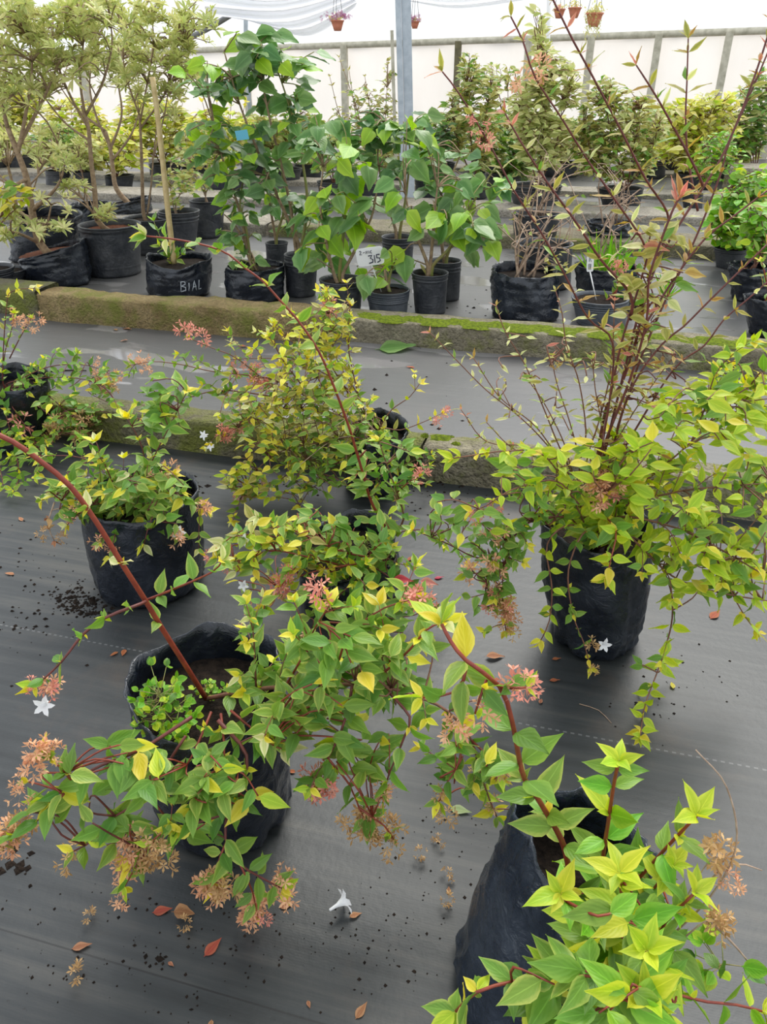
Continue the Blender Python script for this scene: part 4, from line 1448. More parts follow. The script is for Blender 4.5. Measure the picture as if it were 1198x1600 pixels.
bush('leafy_shrub', 'pale green shrub in round black pot between the azalea trunks, right', (126, 300, 28, 126, 270, 32), fan(126, 264, 215, 40, 3), [(128, 240, 34, 24, 40)], 'azalea', .11, seed=48)
bush('leafy_shrub', 'pale yellow green shrub right of the lemon shrub behind the hibiscus', (350, 300, 50, 350, 272, 56), fan(350, 264, 160, 90, 4), [(340, 215, 60, 44, 90)], 'yellowbush', .12, seed=49)
bush('leafy_shrub', 'olive shrub in the far row behind the tall hibiscus', (440, 290, 50, 440, 266, 56), fan(440, 258, 160, 90, 4), [(440, 205, 60, 44, 80)], 'olivebush', .12, seed=50)
bush('leafy_shrub', 'yellow green shrub low in front of the sheeting behind the red stems', (880, 278, 50, 880, 256, 56), fan(880, 248, 190, 90, 4), [(880, 220, 60, 34, 80), (700, 200, 10, 10, 0)], 'azalea', .13, seed=51)
bush('leafy_shrub', 'yellow green shrub in the far row right of the olive shrub', (1020, 280, 50, 1020, 256, 56), fan(1020, 248, 170, 80, 4), [(1015, 205, 50, 40, 70)], 'azalea', .13, seed=52)

for i_, (x_, y_, st_, lab_) in enumerate((
    (180, 288, 'yellowbush', 'yellow green low shrub between the second and third azalea trunks'),
    (-20, 262, 'azalea', 'pale low shrub cut by the left edge in the far rows'),
    (300, 270, 'yellowbush', 'lemon low shrub right of the bamboo stake in the far rows'),
    (395, 268, 'azalea', 'pale shrub in the far row behind the tallest hibiscus leaves'),
    (620, 280, 'azalea', 'pale low shrub right behind the steel post'),
    (480, 270, 'olivebush', 'olive low shrub left of the wispy shrub in the far rows'),
    (930, 262, 'greenbush', 'small green shrub under the trailing basket in the far rows'),
    (760, 262, 'olivebush', 'low olive shrub below the dark timber post of the sheeting'),
    (1060, 262, 'yellowbush', 'lemon low shrub in the far row left of the yellow green shrub'),
    (1140, 275, 'azalea', 'pale low shrub in the far row between yellow and soft green shrubs'),
    (840, 262, 'azalea', 'pale low shrub in the far row behind the tall upright shrub'),
    (690, 268, 'greenbush', 'low green shrub in the far row right of the steel post'))):
    bush('low_shrub', lab_, (x_, y_ + 8, 40, x_, y_ - 12, 44), fan(x_, y_ - 18, y_ - 70, 80, 4), [(x_, y_ - 52, 52, 36, 60)], st_, .13, seed=70 + i_)


# ================================================================== THE NEAR ABELIAS IN THEIR BAGS
# ---- nearest plant, left: long red shoot leaning out to the upper left
p = potted('potted_abelia', 'variegated abelia in near left bag, one long thick red shoot leaning up to left edge', 'bag', (338, 1345, 205, 292, 1146, 226),
           seed=60, wr=.009, tilt=(.008, .004), rim=((-1.35, .6, -.03), (-2.6, .3, .012), (pi - .2, .35, .016), (.5, .5, .02), (1.7, .3, .012), (1.1, .2, -.01)), soil=.80, N=96, K=34)
p.branch([(322, 1092), (290, 1040), (255, 985), (225, 935), (190, 880), (150, 815), (110, 760), (65, 722), (20, 690), (-30, 668)], .0047, .0036, 'sparse', .042, .115, start=.3, tip=0, mat='stem_red', sides=9, lean=-.08)
p.branch([(228, 938), (221, 943, -.05), (165, 965, -.08), (130, 991, -.10), (95, 1035, -.12), (56, 1072, -.13)], .003, .0015, 'leafy', .042, .042, start=.25, fl=(('peachfl', 4), ('pinkfl', 2)), fls=.022, mat='stem_dark')
p.white_flower((68, 1103), (.1, -.75, .35), .030, -.14, 1)
p.branch([(228, 938), (270, 921, -.03), (331, 894, -.05), (347, 876, -.06)], .0025, .0013, 'varieg', .045, .042, mat='stem_red')
p.branch([(300, 1120, -.16), (217, 1173, -.2), (160, 1195, -.22), (113, 1221, -.24), (78, 1252, -.25)], .003, .0015, 'green' if False else 'leafy', .058, .04, start=.3, mat='stem_dark', tip=6)
p.branch([(113, 1221, -.24), (90, 1195, -.24), (68, 1178, -.24)], .0018, .001, 'leafy', .04, .04, tip=3, fl=(('peachfl', 5),), fls=.024)
p.branch([(95, 1236, -.25), (60, 1225, -.25), (45, 1222, -.25)], .0018, .001, 'leafy', .035, .04, tip=2, fl=(('peachfl', 3),), fls=.022)
p.branch([(100, 1240, -.25), (60, 1280, -.27), (20, 1305, -.28), (-20, 1320, -.28)], .0022, .001, 'leafy', .05, .035, tip=3, fl=(('tanfl', 7), ('peachfl', 3)), fls=.028)
p.branch([(290, 1150, -.17), (225, 1245, -.22), (180, 1275, -.24), (150, 1310, -.25), (115, 1330, -.26)], .0024, .0012, 'leafy', .052, .038, start=.25, tip=3, mat='stem_dark', fl=(('tanfl', 3),))
p.branch([(340, 1125, -.16), (385, 1180, -.19), (375, 1240, -.21), (362, 1268, -.22), (300, 1288, -.24), (240, 1312, -.25), (205, 1345, -.26)], .0032, .0014, 'leafy', .055, .036, start=.12, side=.35, side_len=.05, mat='stem_dark', fl=(('tanfl', 4), ('peachfl', 3)), fls=.028)
p.branch([(250, 1305, -.25), (215, 1350, -.25), (195, 1385, -.25)], .002, .001, 'leafy', .045, .035, tip=4, fl=(('peachfl', 3),), fls=.024)
p.branch([(300, 1288, -.24), (255, 1300, -.27), (235, 1318, -.28)], .002, .001, 'leafy', .04, .04, tip=3, fl=(('tanfl', 6),), fls=.026)
p.branch([(355, 1272, -.22), (352, 1310, -.24), (375, 1350, -.25), (415, 1375, -.25), (440, 1388, -.25)], .0024, .0012, 'leafy', .052, .036, side=.2, mat='stem_dark', fl=(('peachfl', 5),), fls=.024)
p.branch([(355, 1312, -.24), (340, 1350, -.26), (335, 1380, -.26)], .002, .001, 'leafy', .045, .035, tip=3, fl=(('tanfl', 8), ('peachfl', 2)), fls=.028)
p.branch([(375, 1350, -.25), (395, 1395, -.26), (400, 1425, -.26)], .002, .001, 'leafy', .042, .036, tip=3, fl=(('peachfl', 8), ('pinkfl', 2)), fls=.026)
p.branch([(330, 1112, -.14), (310, 1160, -.18), (292, 1195, -.2), (262, 1232, -.21)], .0022, .001, 'varieg', .046, .034, side=.3, side_len=.05)
p.branch([(345, 1115, -.14), (350, 1180, -.2), (330, 1215, -.21), (300, 1240, -.22)], .0022, .001, 'varieg', .05, .034, side=.3, side_len=.05)
p.branch([(360, 1110, -.12), (420, 1160, -.16), (440, 1170, -.17)], .0022, .001, 'varieg', .055, .035)
p.branch([(322, 1092), (370, 1082, -.03), (420, 1075, -.06), (500, 1070, -.08), (592, 1072, -.10), (660, 1092, -.10), (700, 1112, -.11), (736, 1156, -.12), (748, 1200, -.13), (765, 1250, -.14), (776, 1276, -.15)],
         .0042, .0014, 'leafy', .052, .036, start=.08, side=.45, side_len=.06, mat='stem_brown', fl=(('tanfl', 6),), fls=.026)
p.branch([(560, 1072, -.10), (600, 1050, -.12), (640, 1015, -.14), (665, 985, -.15), (690, 972, -.16)], .0026, .0013, 'varieg', .06, .038, side=.15, mat='stem_red', tip=7)
p.branch([(400, 1078, -.05), (398, 1030, -.05), (395, 985, -.05), (385, 945, -.05)], .0022, .001, 'varieg', .048, .034, side=.3, side_len=.05, mat='stem_brown')
p.branch([(445, 1074, -.07), (470, 1030, -.08), (490, 985, -.08), (515, 945, -.08)], .0022, .001, 'leafy', .048, .034, side=.4, side_len=.06, fl=(('pinkfl', 3),))
p.branch([(500, 1070, -.09), (530, 1030, -.1), (545, 990, -.1), (600, 950, -.08), (650, 935, -.08)], .0022, .001, 'leafy', .05, .034, side=.4, side_len=.06, fl=(('pinkfl', 8),), fls=.026)
p.branch([(470, 1073, -.09), (440, 1110, -.13), (430, 1150, -.15)], .002, .001, 'varieg', .05, .034, side=.3)
p.branch([(550, 1072, -.10), (545, 1100, -.13), (532, 1145, -.15), (512, 1185, -.16), (495, 1225, -.17)], .0026, .0012, 'leafy', .052, .034, side=.3, side_len=.05, mat='stem_dark', fl=(('pinkfl', 9),), fls=.026)
p.branch([(512, 1185, -.16), (545, 1225, -.17), (562, 1265, -.18), (575, 1290, -.18)], .002, .001, 'leafy', .045, .034, side=.2, fl=(('tanfl', 9),), fls=.028)
p.branch([(560, 1262, -.18), (600, 1290, -.19), (615, 1312, -.19)], .0018, .001, 'leafy', .03, .05, tip=2, fl=(('tanfl', 8),), fls=.026)
p.branch([(600, 1074, -.1), (640, 1120, -.14), (632, 1150, -.15), (618, 1185, -.16), (604, 1220, -.17), (600, 1245, -.17)], .0024, .0012, 'leafy', .046, .036, start=.3, mat='stem_dark', fl=(('peachfl', 6),), fls=.026)
p.branch([(700, 1112, -.11), (720, 1180, -.15), (700, 1220, -.17), (685, 1252, -.18)], .002, .001, 'leafy', .042, .032, side=.3, fl=(('tanfl', 4),), fls=.024)
p.branch([(736, 1156, -.12), (770, 1190, -.14), (780, 1210, -.15)], .002, .001, 'leafy', .04, .034, fl=(('tanfl', 4),), fls=.024)
p.fill(570, 1040, 110, 50, 44, 'leafy', .05, 'ovate', .08, 3, only=[16, 17, 19, 20], dy0=-.09)
p.fill(480, 1100, 60, 50, 16, 'varieg', .05, 'ovate', .05, 3, only=[16], dy0=-.12)
p.fill(310, 1240, 110, 50, 24, 'leafy', .05, 'ovate', .03, 3, only=[9, 14, 15], dy0=-.24)
p.fill(95, 1250, 60, 50, 7, 'leafy', .054, 'ovate', .02, 2, only=[4, 7, 8], dy0=-.25)
p.fill(165, 1310, 50, 40, 6, 'leafy', .05, 'ovate', .02, 2, only=[8, 9], dy0=-.26)
p.fill(190, 1190, 50, 30, 7, 'leafy', .056, 'ovate', .02, 2, only=[4, 8], dy0=-.22)
p.fill(560, 1150, 60, 60, 10, 'leafy', .052, 'ovate', .03, 3, only=[22, 25], dy0=-.14)
p.fill(735, 1200, 40, 50, 10, 'leafy', .040, 'ovate', .03, 3, only=[27, 28], dy0=-.14)
for (x, y, n_, s_, mk_) in ((12, 1308, 4, .024, 'peachfl'), (30, 1290, 3, .022, 'tanfl'), (62, 1176, 3, .02, 'peachfl'), (215, 1318, 4, .022, 'peachfl'), (250, 1340, 3, .022, 'tanfl'), (335, 1385, 4, .022, 'peachfl'), (400, 1425, 4, .022, 'peachfl'), (492, 1225, 5, .022, 'pinkfl'), (565, 1285, 4, .022, 'tanfl')):
    for _ in range(n_):
        q_ = at(x + random.gauss(0, 9), y + random.gauss(0, 9), p.soil.y - (.25 if x < 420 else .17))
        if q_.z > .02:
            p.flower(q_, s_, mk_, 7 if x < 100 else 9 if x < 300 else 12 if x < 420 else 22)
# bright green weed growing out of the same soil
mbw = MB()
def weed(p, x, y, dy, hgt, spread, n, lf):
    a = p.soil + Vector((0, 0, 0))
    b = at(x, y, p.soil.y + dy); a = Vector((b.x, b.y, p.soil.z - .005))
    bi = len(p.branches)
    pl = spline([a, a + Vector((.004, 0, hgt * .5)), a + Vector((0, -.004, hgt))], .01)
    mb = MB().tube(pl, .0018, .001, 5)
    p.branches.append(['weed', mb, 'stem_green', pl, .001])
    for i in range(n):
        q = pl[random.randrange(len(pl) // 3, len(pl))]
        g = random.uniform(0, 2 * pi)
        e = q + Vector((cos(g), sin(g), random.uniform(.1, .8))) * spread * random.uniform(.4, 1)
        mb.tube([q, e], .0008, .0006, 4)
        for k in range(3):
            d = (e - q).normalized() + rvec(.6)
            p.add(e, d, UP + rvec(.3) + Vector((0, -.3, 0)), lf * random.uniform(.7, 1.1), 'round', random.choice(['bright', 'bright', 'lime', 'green']), bi)
weed(p, 255, 1105, -.06, .09, .045, 34, .018)
weed(p, 238, 1105, -.06, .07, .04, 20, .018)
weed(p, 272, 1120, -.09, .06, .04, 18, .020)
for (x, y) in ((330, 1070), (345, 1050), (385, 1050), (410, 1045), (375, 1065), (320, 1055)):
    weed(p, x, y + 22, .02, .03, .018, 6, .013)
p.finish()

# ---- bottom right bag, cut by the frame
p = potted('potted_abelia', 'lime and gold leaved abelia in the folded bag at the bottom right corner', 'bag', (872, 1690, 300, 935, 1415, 175),
           seed=61, wr=.009, mat='bagnear', rim=((-1.2, .5, -.03), (3.0, .6, .035), (1.5, .6, .03)), ridges=((-1.98, .15, .055), (-.2, .4, .02), (2.4, .4, .03)), soil=.78, N=128, K=34)
L = dict(style='limegreen', mat='stem_red', tip=5)
p.branch([(940, 1400, -.02), (942, 1340, -.04), (950, 1285, -.05), (958, 1230, -.06), (966, 1190, -.07)], .0032, .002, size=.062, sp=.046, start=.05, rooted=True, **L)
p.branch([(960, 1410, -.03), (1000, 1370, -.05), (1045, 1320, -.06), (1088, 1275, -.07)], .003, .0018, size=.06, sp=.05, start=.1, rooted=True, **L)
p.branch([(889, 1372, -.02), (880, 1320, -.03), (845, 1256, -.06), (829, 1232, -.08), (815, 1205, -.1), (800, 1128, -.12), (780, 1072, -.12), (728, 1032, -.12), (704, 1002, -.11), (690, 975, -.10)],
         .0045, .0018, 'leafy', .062, .05, start=.22, rooted=True, mat='stem_red', tip=6, sides=8)
p.branch([(780, 1075, -.12), (805, 1075, -.13), (822, 1074, -.13)], .0016, .001, 'leafy', .03, .05, tip=2, fl=(('pinkfl', 6),), fls=.024, mat='stem_red')
p.branch([(728, 1040, -.12), (715, 1080, -.12), (660, 1090, -.12)], .002, .001, 'leafy', .05, .05, tip=4, mat='stem_red')
p.branch([(760, 1062, -.12), (750, 1090, -.13), (742, 1115, -.13)], .0016, .001, 'leafy', .035, .05, tip=2, fl=(('peachfl', 5),), fls=.024, mat='stem_red')
p.branch([(950, 1470, -.14), (925, 1442, -.16), (893, 1420, -.17), (876, 1396, -.18)], .0026, .0016, size=.058, sp=.034, start=.2, rooted=True, **L)
p.branch([(955, 1525, -.18), (900, 1530, -.2), (845, 1530, -.21), (800, 1534, -.22), (745, 1550, -.23), (712, 1580, -.23)], .0028, .0016, size=.06, sp=.036, start=.12, style='leafy', mat='stem_red', tip=4, rooted=True)
p.branch([(970, 1470, -.12), (972, 1420, -.13), (967, 1365, -.13)], .0024, .0016, size=.06, sp=.04, rooted=True, **L)
p.branch([(985, 1440, -.06), (1020, 1390, -.07), (1052, 1352, -.08)], .0024, .0016, size=.055, sp=.04, rooted=True, **L)
p.branch([(980, 1530, -.2), (1000, 1510, -.21), (1010, 1485, -.22)], .0024, .0016, size=.064, sp=.04, rooted=True, **L)
p.branch([(985, 1585, -.23), (998, 1570, -.24), (1005, 1552, -.25)], .0024, .0016, size=.064, sp=.035, rooted=True, **L)
p.branch([(1000, 1480, -.12), (1040, 1440, -.13), (1085, 1395, -.13)], .0024, .0016, size=.05, sp=.04, rooted=True, **L)
p.branch([(1000, 1520, -.18), (1080, 1560, -.2), (1150, 1570, -.2), (1190, 1580, -.2)], .0024, .0014, size=.05, sp=.04, rooted=True, **L)
p.fill(900, 1560, 70, 50, 22, 'leafy', .056, 'ovate', .03, 2, dy0=-.22)
p.fill(980, 1480, 70, 70, 30, 'limegreen', .058, 'ovate', .04, 2, dy0=-.16)
p.fill(985, 1585, 60, 30, 16, 'limegreen', .058, 'ovate', .03, 2, dy0=-.25)
p.fill(930, 1420, 40, 50, 8, 'leafy', .03, 'ovate', .04, 2, dy0=-.04)
p.fill(1000, 1400, 50, 30, 10, 'leafy', .052, 'ovate', .04, 2, dy0=-.06)
weed(p, 1110, 1545, -.12, .02, .035, 8, .03)
# dry twigs with spent flower heads on the right
for pts, f_ in (([(1030, 1480, -.1), (1110, 1400, -.1), (1150, 1320, -.1), (1135, 1230, -.1), (1087, 1172, -.1)], None),
                ([(1030, 1500, -.12), (1100, 1440, -.12), (1125, 1440, -.12)], ('tanfl', 7)),
                ([(1040, 1470, -.1), (1090, 1370, -.1), (1118, 1335, -.1)], ('tanfl', 5)),
                ([(1110, 1440, -.12), (1150, 1480, -.12), (1198, 1540, -.12)], None),
                ([(1085, 1400, -.1), (1140, 1350, -.1), (1190, 1360, -.1)], None)):
    p.branch(pts, .0016, .0008, 'dry', 0, .05, tip=0, mat='twig', fl=((f_,) if f_ else None), fls=.026)
p.branch([(1118, 1338, -.1), (1130, 1360, -.1), (1148, 1370, -.1)], .0012, .0008, 'dry', .02, .05, tip=2, mat='twig', fl=(('peachfl', 3),), fls=.02)
p.finish()

# ---- right-hand bag: lime mound below, tall thin red shoots above
p = potted('potted_abelia', 'big lime leaved abelia with tall thin red shoots rising to the top right', 'bag', (945, 1036, 135, 952, 862, 165),
           seed=62, wr=.010, rim=((-1.5, .6, -.01), (2.7, .5, .02), (.5, .6, .015)), N=84, K=30)
T = dict(style='bronze', size=.042, sp=.034, mat='stem_dark', tip=4, shape='lance')
p.branch([(930, 745), (947, 637, .0), (970, 601, .0), (992, 538, .0), (1008, 466, .0), (1027, 410, .02), (1059, 354, .03), (1101, 289, .04), (1129, 242, .05), (1166, 154, .06), (1198, 60, .06), (1215, -10, .06)], .0038, .0017, start=.25, rooted=True, sides=7, **T)
p.branch([(945, 745, .03), (990, 590, .04), (1034, 481, .06), (1061, 427, .07), (1090, 364, .08), (1108, 319, .08), (1126, 270, .08), (1140, 220, .08), (1175, 140, .08), (1200, 80, .08)], .0034, .0015, start=.3, rooted=True, **T)
p.branch([(938, 740, .0), (975, 580, .0), (1000, 480, .0), (1018, 420, .0), (1045, 345, .0), (1008, 279, -.03), (966, 196, -.05), (919, 107, -.07), (896, 65, -.08), (864, 0, -.09), (850, -30, -.1)], .0032, .0015, start=.35, rooted=True, **T)
p.branch([(935, 740, -.02), (965, 560, -.02), (1000, 440, -.02), (1008, 387, -.03), (957, 307, -.05), (919, 252, -.06), (878, 186, -.08), (836, 121, -.1), (817, 65, -.1), (798, 26, -.1)], .003, .0014, start=.35, rooted=True, fl=(('peachfl', 3),), fls=.028, **T)
p.branch([(930, 740, -.05), (950, 640, -.05), (957, 536, -.06), (919, 498, -.08), (882, 429, -.1), (845, 363, -.12), (803, 298, -.14), (766, 228, -.15), (719, 149, -.16), (691, 112, -.16)], .0028, .0013, start=.35, rooted=True, fl=(('pinkfl', 2),), fls=.022, **T)
p.branch([(985, 500, -.02), (985, 461, -.03), (938, 405, -.05), (901, 349, -.07), (854, 284, -.09), (812, 219, -.1), (789, 177, -.1)], .003, .0014, start=.1, **T)
p.branch([(1098, 292, .04), (1092, 275, .03), (1068, 228, .02), (1027, 154, .0), (994, 102, .0)], .0028, .0014, start=.1, **T)
p.branch([(1090, 330, .08), (1075, 250, .1), (1071, 186, .1), (1073, 126, .1), (1075, 60, .1)], .0025, .0012, start=.1, style='bronze', size=.05, sp=.04, mat='stem_dark', tip=4, shape='lance')
p.branch([(1000, 520, .03), (1050, 440, .05), (1101, 373, .05), (1143, 340, .05), (1198, 298, .05)], .0026, .0016, start=.1, **T)
p.branch([(960, 690, .0), (990, 600, .0), (1034, 538, .02), (1067, 511, .02), (1097, 481, .02), (1126, 452, .02), (1198, 382, .02)], .003, .0016, start=.2, rooted=True, **T)
p.branch([(975, 700, .0), (1050, 580, .02), (1100, 540, .02), (1130, 500, .02), (1165, 470, .02), (1205, 435, .02)], .0024, .0014, start=.2, **T)
p.branch([(930, 745, -.03), (985, 590, -.04), (1010, 500, -.05), (1015, 430, -.06), (1050, 330, -.07), (1062, 310, -.07)], .0034, .002, start=.6, style='bronze', size=.07, sp=.06, mat='stem_dark', tip=5, shape='lance', rooted=True)
S = dict(style='pale', size=.03, sp=.030, mat='stem_brown', tip=3, shape='lance', start=.15)
for pts in ([(895, 745), (870, 690), (850, 640), (820, 570), (790, 520), (775, 478)], [(905, 745), (915, 680), (905, 600), (885, 540), (878, 490), (868, 455)],
            [(915, 740), (935, 660), (950, 600), (957, 540), (960, 470)], [(890, 745), (850, 690), (810, 650), (760, 610), (720, 570), (672, 520)],
            [(890, 745), (855, 690), (830, 660), (780, 620), (740, 560)], [(895, 740), (880, 690), (850, 630), (822, 590)], [(910, 740), (890, 660), (870, 600), (862, 560)],
            [(885, 750), (830, 700), (760, 690), (720, 640)], [(925, 745), (940, 680), (930, 610), (925, 560)], [(940, 740), (980, 660), (1020, 600), (1050, 560)], [(885, 750), (850, 720), (800, 700), (760, 660)]):
    p.branch(pts, .0022, .001, rooted=True, **S)
Lm = dict(style='lime', mat='stem_brown')
p.branch([(900, 790, -.08), (850, 712, -.12), (790, 705, -.13), (735, 712, -.14), (708, 716, -.14)], .0026, .0013, size=.054, sp=.036, rooted=True, tip=5, **Lm)
p.branch([(905, 800, -.1), (870, 752, -.14), (800, 765, -.17), (760, 790, -.18), (738, 798, -.18)], .0024, .0012, size=.046, sp=.036, rooted=True, tip=4, fl=(('pinkfl', 4),), fls=.024, **Lm)
p.branch([(893, 820, -.12), (855, 850, -.17), (862, 920, -.20), (858, 970, -.21), (845, 1000, -.22)], .0024, .0012, size=.046, sp=.04, rooted=True, tip=6, **Lm)
p.branch([(915, 830, -.13), (888, 890, -.18), (895, 960, -.2), (912, 1005, -.21), (922, 1042, -.22)], .0024, .0012, 'leafy', .042, .04, rooted=True, tip=4, fl=(('tanfl', 4),), fls=.022, mat='stem_brown')
p.white_flower((944, 1008), (.1, -.8, .3), .030, -.2, p.branches.__len__() - 1)
p.branch([(940, 810, -.1), (962, 830, -.2), (955, 870, -.24), (948, 900, -.25)], .0026, .0014, 'lime', .058, .03, rooted=True, tip=9, mat='stem_red')
p.branch([(952, 800, -.06), (1020, 742, -.06), (1080, 690, -.06), (1140, 625, -.06), (1205, 585, -.06)], .003, .0014, size=.056, sp=.04, rooted=True, side=.4, **Lm)
p.branch([(960, 800, -.08), (1050, 770, -.12), (1130, 760, -.14), (1205, 755, -.15)], .003, .0014, size=.054, sp=.036, rooted=True, side=.5, **Lm)
p.branch([(960, 810, -.1), (1040, 820, -.16), (1110, 850, -.2), (1205, 905, -.24)], .003, .0014, size=.054, sp=.036, rooted=True, side=.5, **Lm)
p.branch([(970, 830, -.12), (1050, 900, -.18), (1120, 925, -.2), (1205, 940, -.2)], .003, .0014, size=.054, sp=.036, rooted=True, side=.4, **Lm)
b_hang = p.branch([(990, 840, -.12), (1040, 900, -.16), (1050, 965, -.17), (1030, 1040, -.18), (1008, 1100, -.19), (1000, 1150, -.2)], .0026, .0012, size=.05, sp=.04, rooted=True, tip=6, side=.2, **Lm)
p.branch([(955, 790, -.04), (1000, 690, -.02), (1050, 650, -.01), (1110, 640, -.01), (1160, 600, -.01)], .003, .0014, size=.054, sp=.038, rooted=True, side=.5, **Lm)
p.branch([(940, 790, -.06), (930, 745, -.12), (945, 770, -.15)], .0022, .0012, size=.045, sp=.04, rooted=True, tip=4, fl=(('peachfl', 14), ('pinkfl', 3)), fls=.034, **Lm)
b_left = [len(p.branches), len(p.branches) + 1]
p.branch([(890, 810, -.1), (820, 820, -.14), (790, 870, -.16), (785, 930, -.17), (790, 985, -.18)], .0024, .0012, 'leafy', .042, .034, rooted=True, side=.5, side_len=.05, fl=(('peachfl', 9), ('tanfl', 8)), fls=.028, mat='stem_dark')
p.branch([(815, 830, -.14), (770, 860, -.15), (760, 910, -.16), (770, 945, -.17)], .002, .001, 'leafy', .042, .034, side=.4, side_len=.05, fl=(('pinkfl', 6), ('peachfl', 4)), fls=.026, mat='stem_dark')
p.branch([(790, 880, -.16), (740, 870, -.15), (700, 850, -.15), (645, 828, -.15)], .002, .001, 'leafy', .038, .036, side=.3, side_len=.04, mat='stem_dark')
p.branch([(1110, 850, -.2), (1140, 920, -.2), (1165, 965, -.2), (1185, 990, -.2)], .0022, .001, size=.046, sp=.04, tip=5, side=.2, **Lm)
p.branch([(1080, 690, -.06), (1100, 640, -.06), (1115, 590, -.06), (1135, 560, -.06)], .002, .001, size=.05, sp=.036, side=.3, **Lm)
p.fill(1080, 720, 120, 110, 70, 'lime', .056, 'ovate', .14, 3, dy0=-.08, only=list(range(28, 42)))
p.fill(1120, 850, 90, 80, 50, 'lime', .054, 'ovate', .08, 3, dy0=-.18, only=list(range(28, 42)))
p.fill(900, 740, 110, 50, 40, 'lime', .05, 'ovate', .10, 3, dy0=-.10)
p.fill(1150, 640, 60, 60, 30, 'lime', .056, 'ovate', .1, 3, dy0=-.04)
p.fill(770, 890, 50, 70, 26, 'leafy', .042, 'ovate', .05, 3, dy0=-.16, only=b_left, fl=('peachfl', .4), fls=.024)
p.fill(735, 800, 60, 40, 14, 'leafy', .042, 'ovate', .05, 3, dy0=-.16)
p.fill(830, 790, 60, 40, 20, 'leafy', .042, 'ovate', .06, 3, dy0=-.14)
p.fill(1010, 1060, 40, 60, 8, 'lime', .046, 'ovate', .03, 2, dy0=-.18, only=[b_hang])
p.fill(1020, 430, 60, 90, 24, 'bronze', .05, 'ovate', .06, 2, only=list(range(0, 12)))
p.fill(880, 600, 110, 90, 40, 'pale', .03, 'lance', .08, 2, only=list(range(12, 23)))
p.fill(1010, 600, 60, 130, 34, 'bronze', .034, 'lance', .08, 2, only=list(range(0, 12)))
p.finish()

# ---- centre, near: bag with long arching shoot to the upper left
p = potted('potted_abelia', 'abelia in centre near bag with one long reddish shoot arching to the lettered bag', 'bag', (540, 972, 146, 545, 902, 150),
           seed=63, wr=.010, mat='bag', rim=((1.3, .7, .06), (2.6, .5, .03), (-1.3, .5, -.02), (.2, .4, .03)), N=84, K=28)
p.branch([(607, 845), (580, 784), (563, 727), (546, 670), (522, 605), (499, 551), (468, 504), (438, 470), (409, 438), (383, 419), (358, 398), (330, 386), (292, 377), (259, 372), (229, 369)],
         .0042, .0018, 'varieg', .058, .06, start=.12, rooted=True, mat='stem_red', tip=5, sides=8, lean=-.05)
p.branch([(607, 845), (630, 812), (620, 770), (604, 725), (592, 690)], .003, .0015, 'leafy', .05, .036, start=.2, mat='stem_brown', tip=5, side=.2)
p.branch([(620, 770), (640, 752, -.02), (655, 745, -.02)], .002, .001, 'leafy', .04, .036, tip=3, fl=(('pinkfl', 4),), fls=.03)
p.branch([(607, 842), (640, 828), (680, 833), (715, 860), (735, 885)], .0022, .001, 'leafy', .04, .042, rooted=True, mat='stem_brown', tip=4, side=.2)
p.branch([(600, 875, -.08), (545, 865, -.12), (500, 848, -.14), (450, 825, -.15), (410, 820, -.15), (372, 832, -.15), (345, 852, -.15)], .003, .0014, 'varieg', .052, .038, rooted=True, start=.25, tip=6, side=.3, side_len=.06)
p.branch([(570, 880, -.12), (530, 885, -.16), (470, 900, -.18), (430, 930, -.19), (400, 965, -.2), (388, 1000, -.2)], .0026, .0012, 'yellow', .046, .034, rooted=True, start=.3, side=.5, side_len=.06, fl=(('peachfl', 6),), fls=.03)
p.branch([(470, 900, -.18), (455, 885, -.2), (440, 905, -.2)], .002, .001, 'yellow', .04, .04, tip=3, fl=(('pinkfl', 12),), fls=.03)
p.branch([(540, 885, -.14), (480, 870, -.17), (420, 860, -.18), (380, 880, -.18), (340, 872, -.18)], .0024, .0012, 'varieg', .05, .036, side=.4, side_len=.06, fl=(('pinkfl', 2),))
p.branch([(560, 900, -.16), (575, 940, -.2), (570, 985, -.21), (560, 1025, -.22)], .0024, .0012, 'leafy', .058, .034, rooted=True, side=.5, side_len=.06, mat='stem_dark', fl=(('pinkfl', 3),))
p.branch([(590, 890, -.12), (640, 925, -.17), (665, 950, -.18), (690, 970, -.18)], .0024, .0012, 'leafy', .054, .034, rooted=True, side=.3, fl=(('pinkfl', 3),), mat='stem_dark')
p.branch([(575, 890, -.14), (530, 930, -.18), (495, 970, -.19), (475, 1005, -.2)], .0022, .001, 'leafy', .05, .034, side=.5, side_len=.06, fl=(('peachfl', 5),), fls=.028, mat='stem_dark')
p.branch([(595, 870, -.06), (620, 880, -.08), (645, 885, -.08)], .002, .001, 'leafy', .045, .03, rooted=True, mat='stem_brown')
p.fill(540, 850, 90, 40, 26, 'leafy', .05, 'ovate', .06, 3, dy0=-.1)
p.fill(500, 830, 60, 40, 16, 'varieg', .05, 'ovate', .06, 3, dy0=-.04)
p.fill(425, 880, 60, 70, 34, 'yellow', .044, 'ovate', .06, 3, dy0=-.17)
p.fill(400, 850, 50, 40, 14, 'varieg', .05, 'ovate', .05, 3, dy0=-.15)
p.fill(560, 960, 90, 50, 30, 'leafy', .054, 'ovate', .06, 3, dy0=-.19)
p.fill(600, 740, 50, 60, 14, 'leafy', .046, 'ovate', .06, 3, dy0=0, only=[0, 1])
for (x, y, s_) in ((612, 905, .055), (655, 908, .05)):
    p.add(at(x, y, p.soil.y - .15), Vector((1, -.2, .1)), Vector((0, -.5, 1)), s_, 'ovate', 'red' if x < 630 else 'pinkish', 9)
p.white_flower((380, 915), (-.2, -.6, .2), .028, -.19, 5)
p.white_flower((380, 843), (-.1, -.6, .2), .03, -.15, 4)
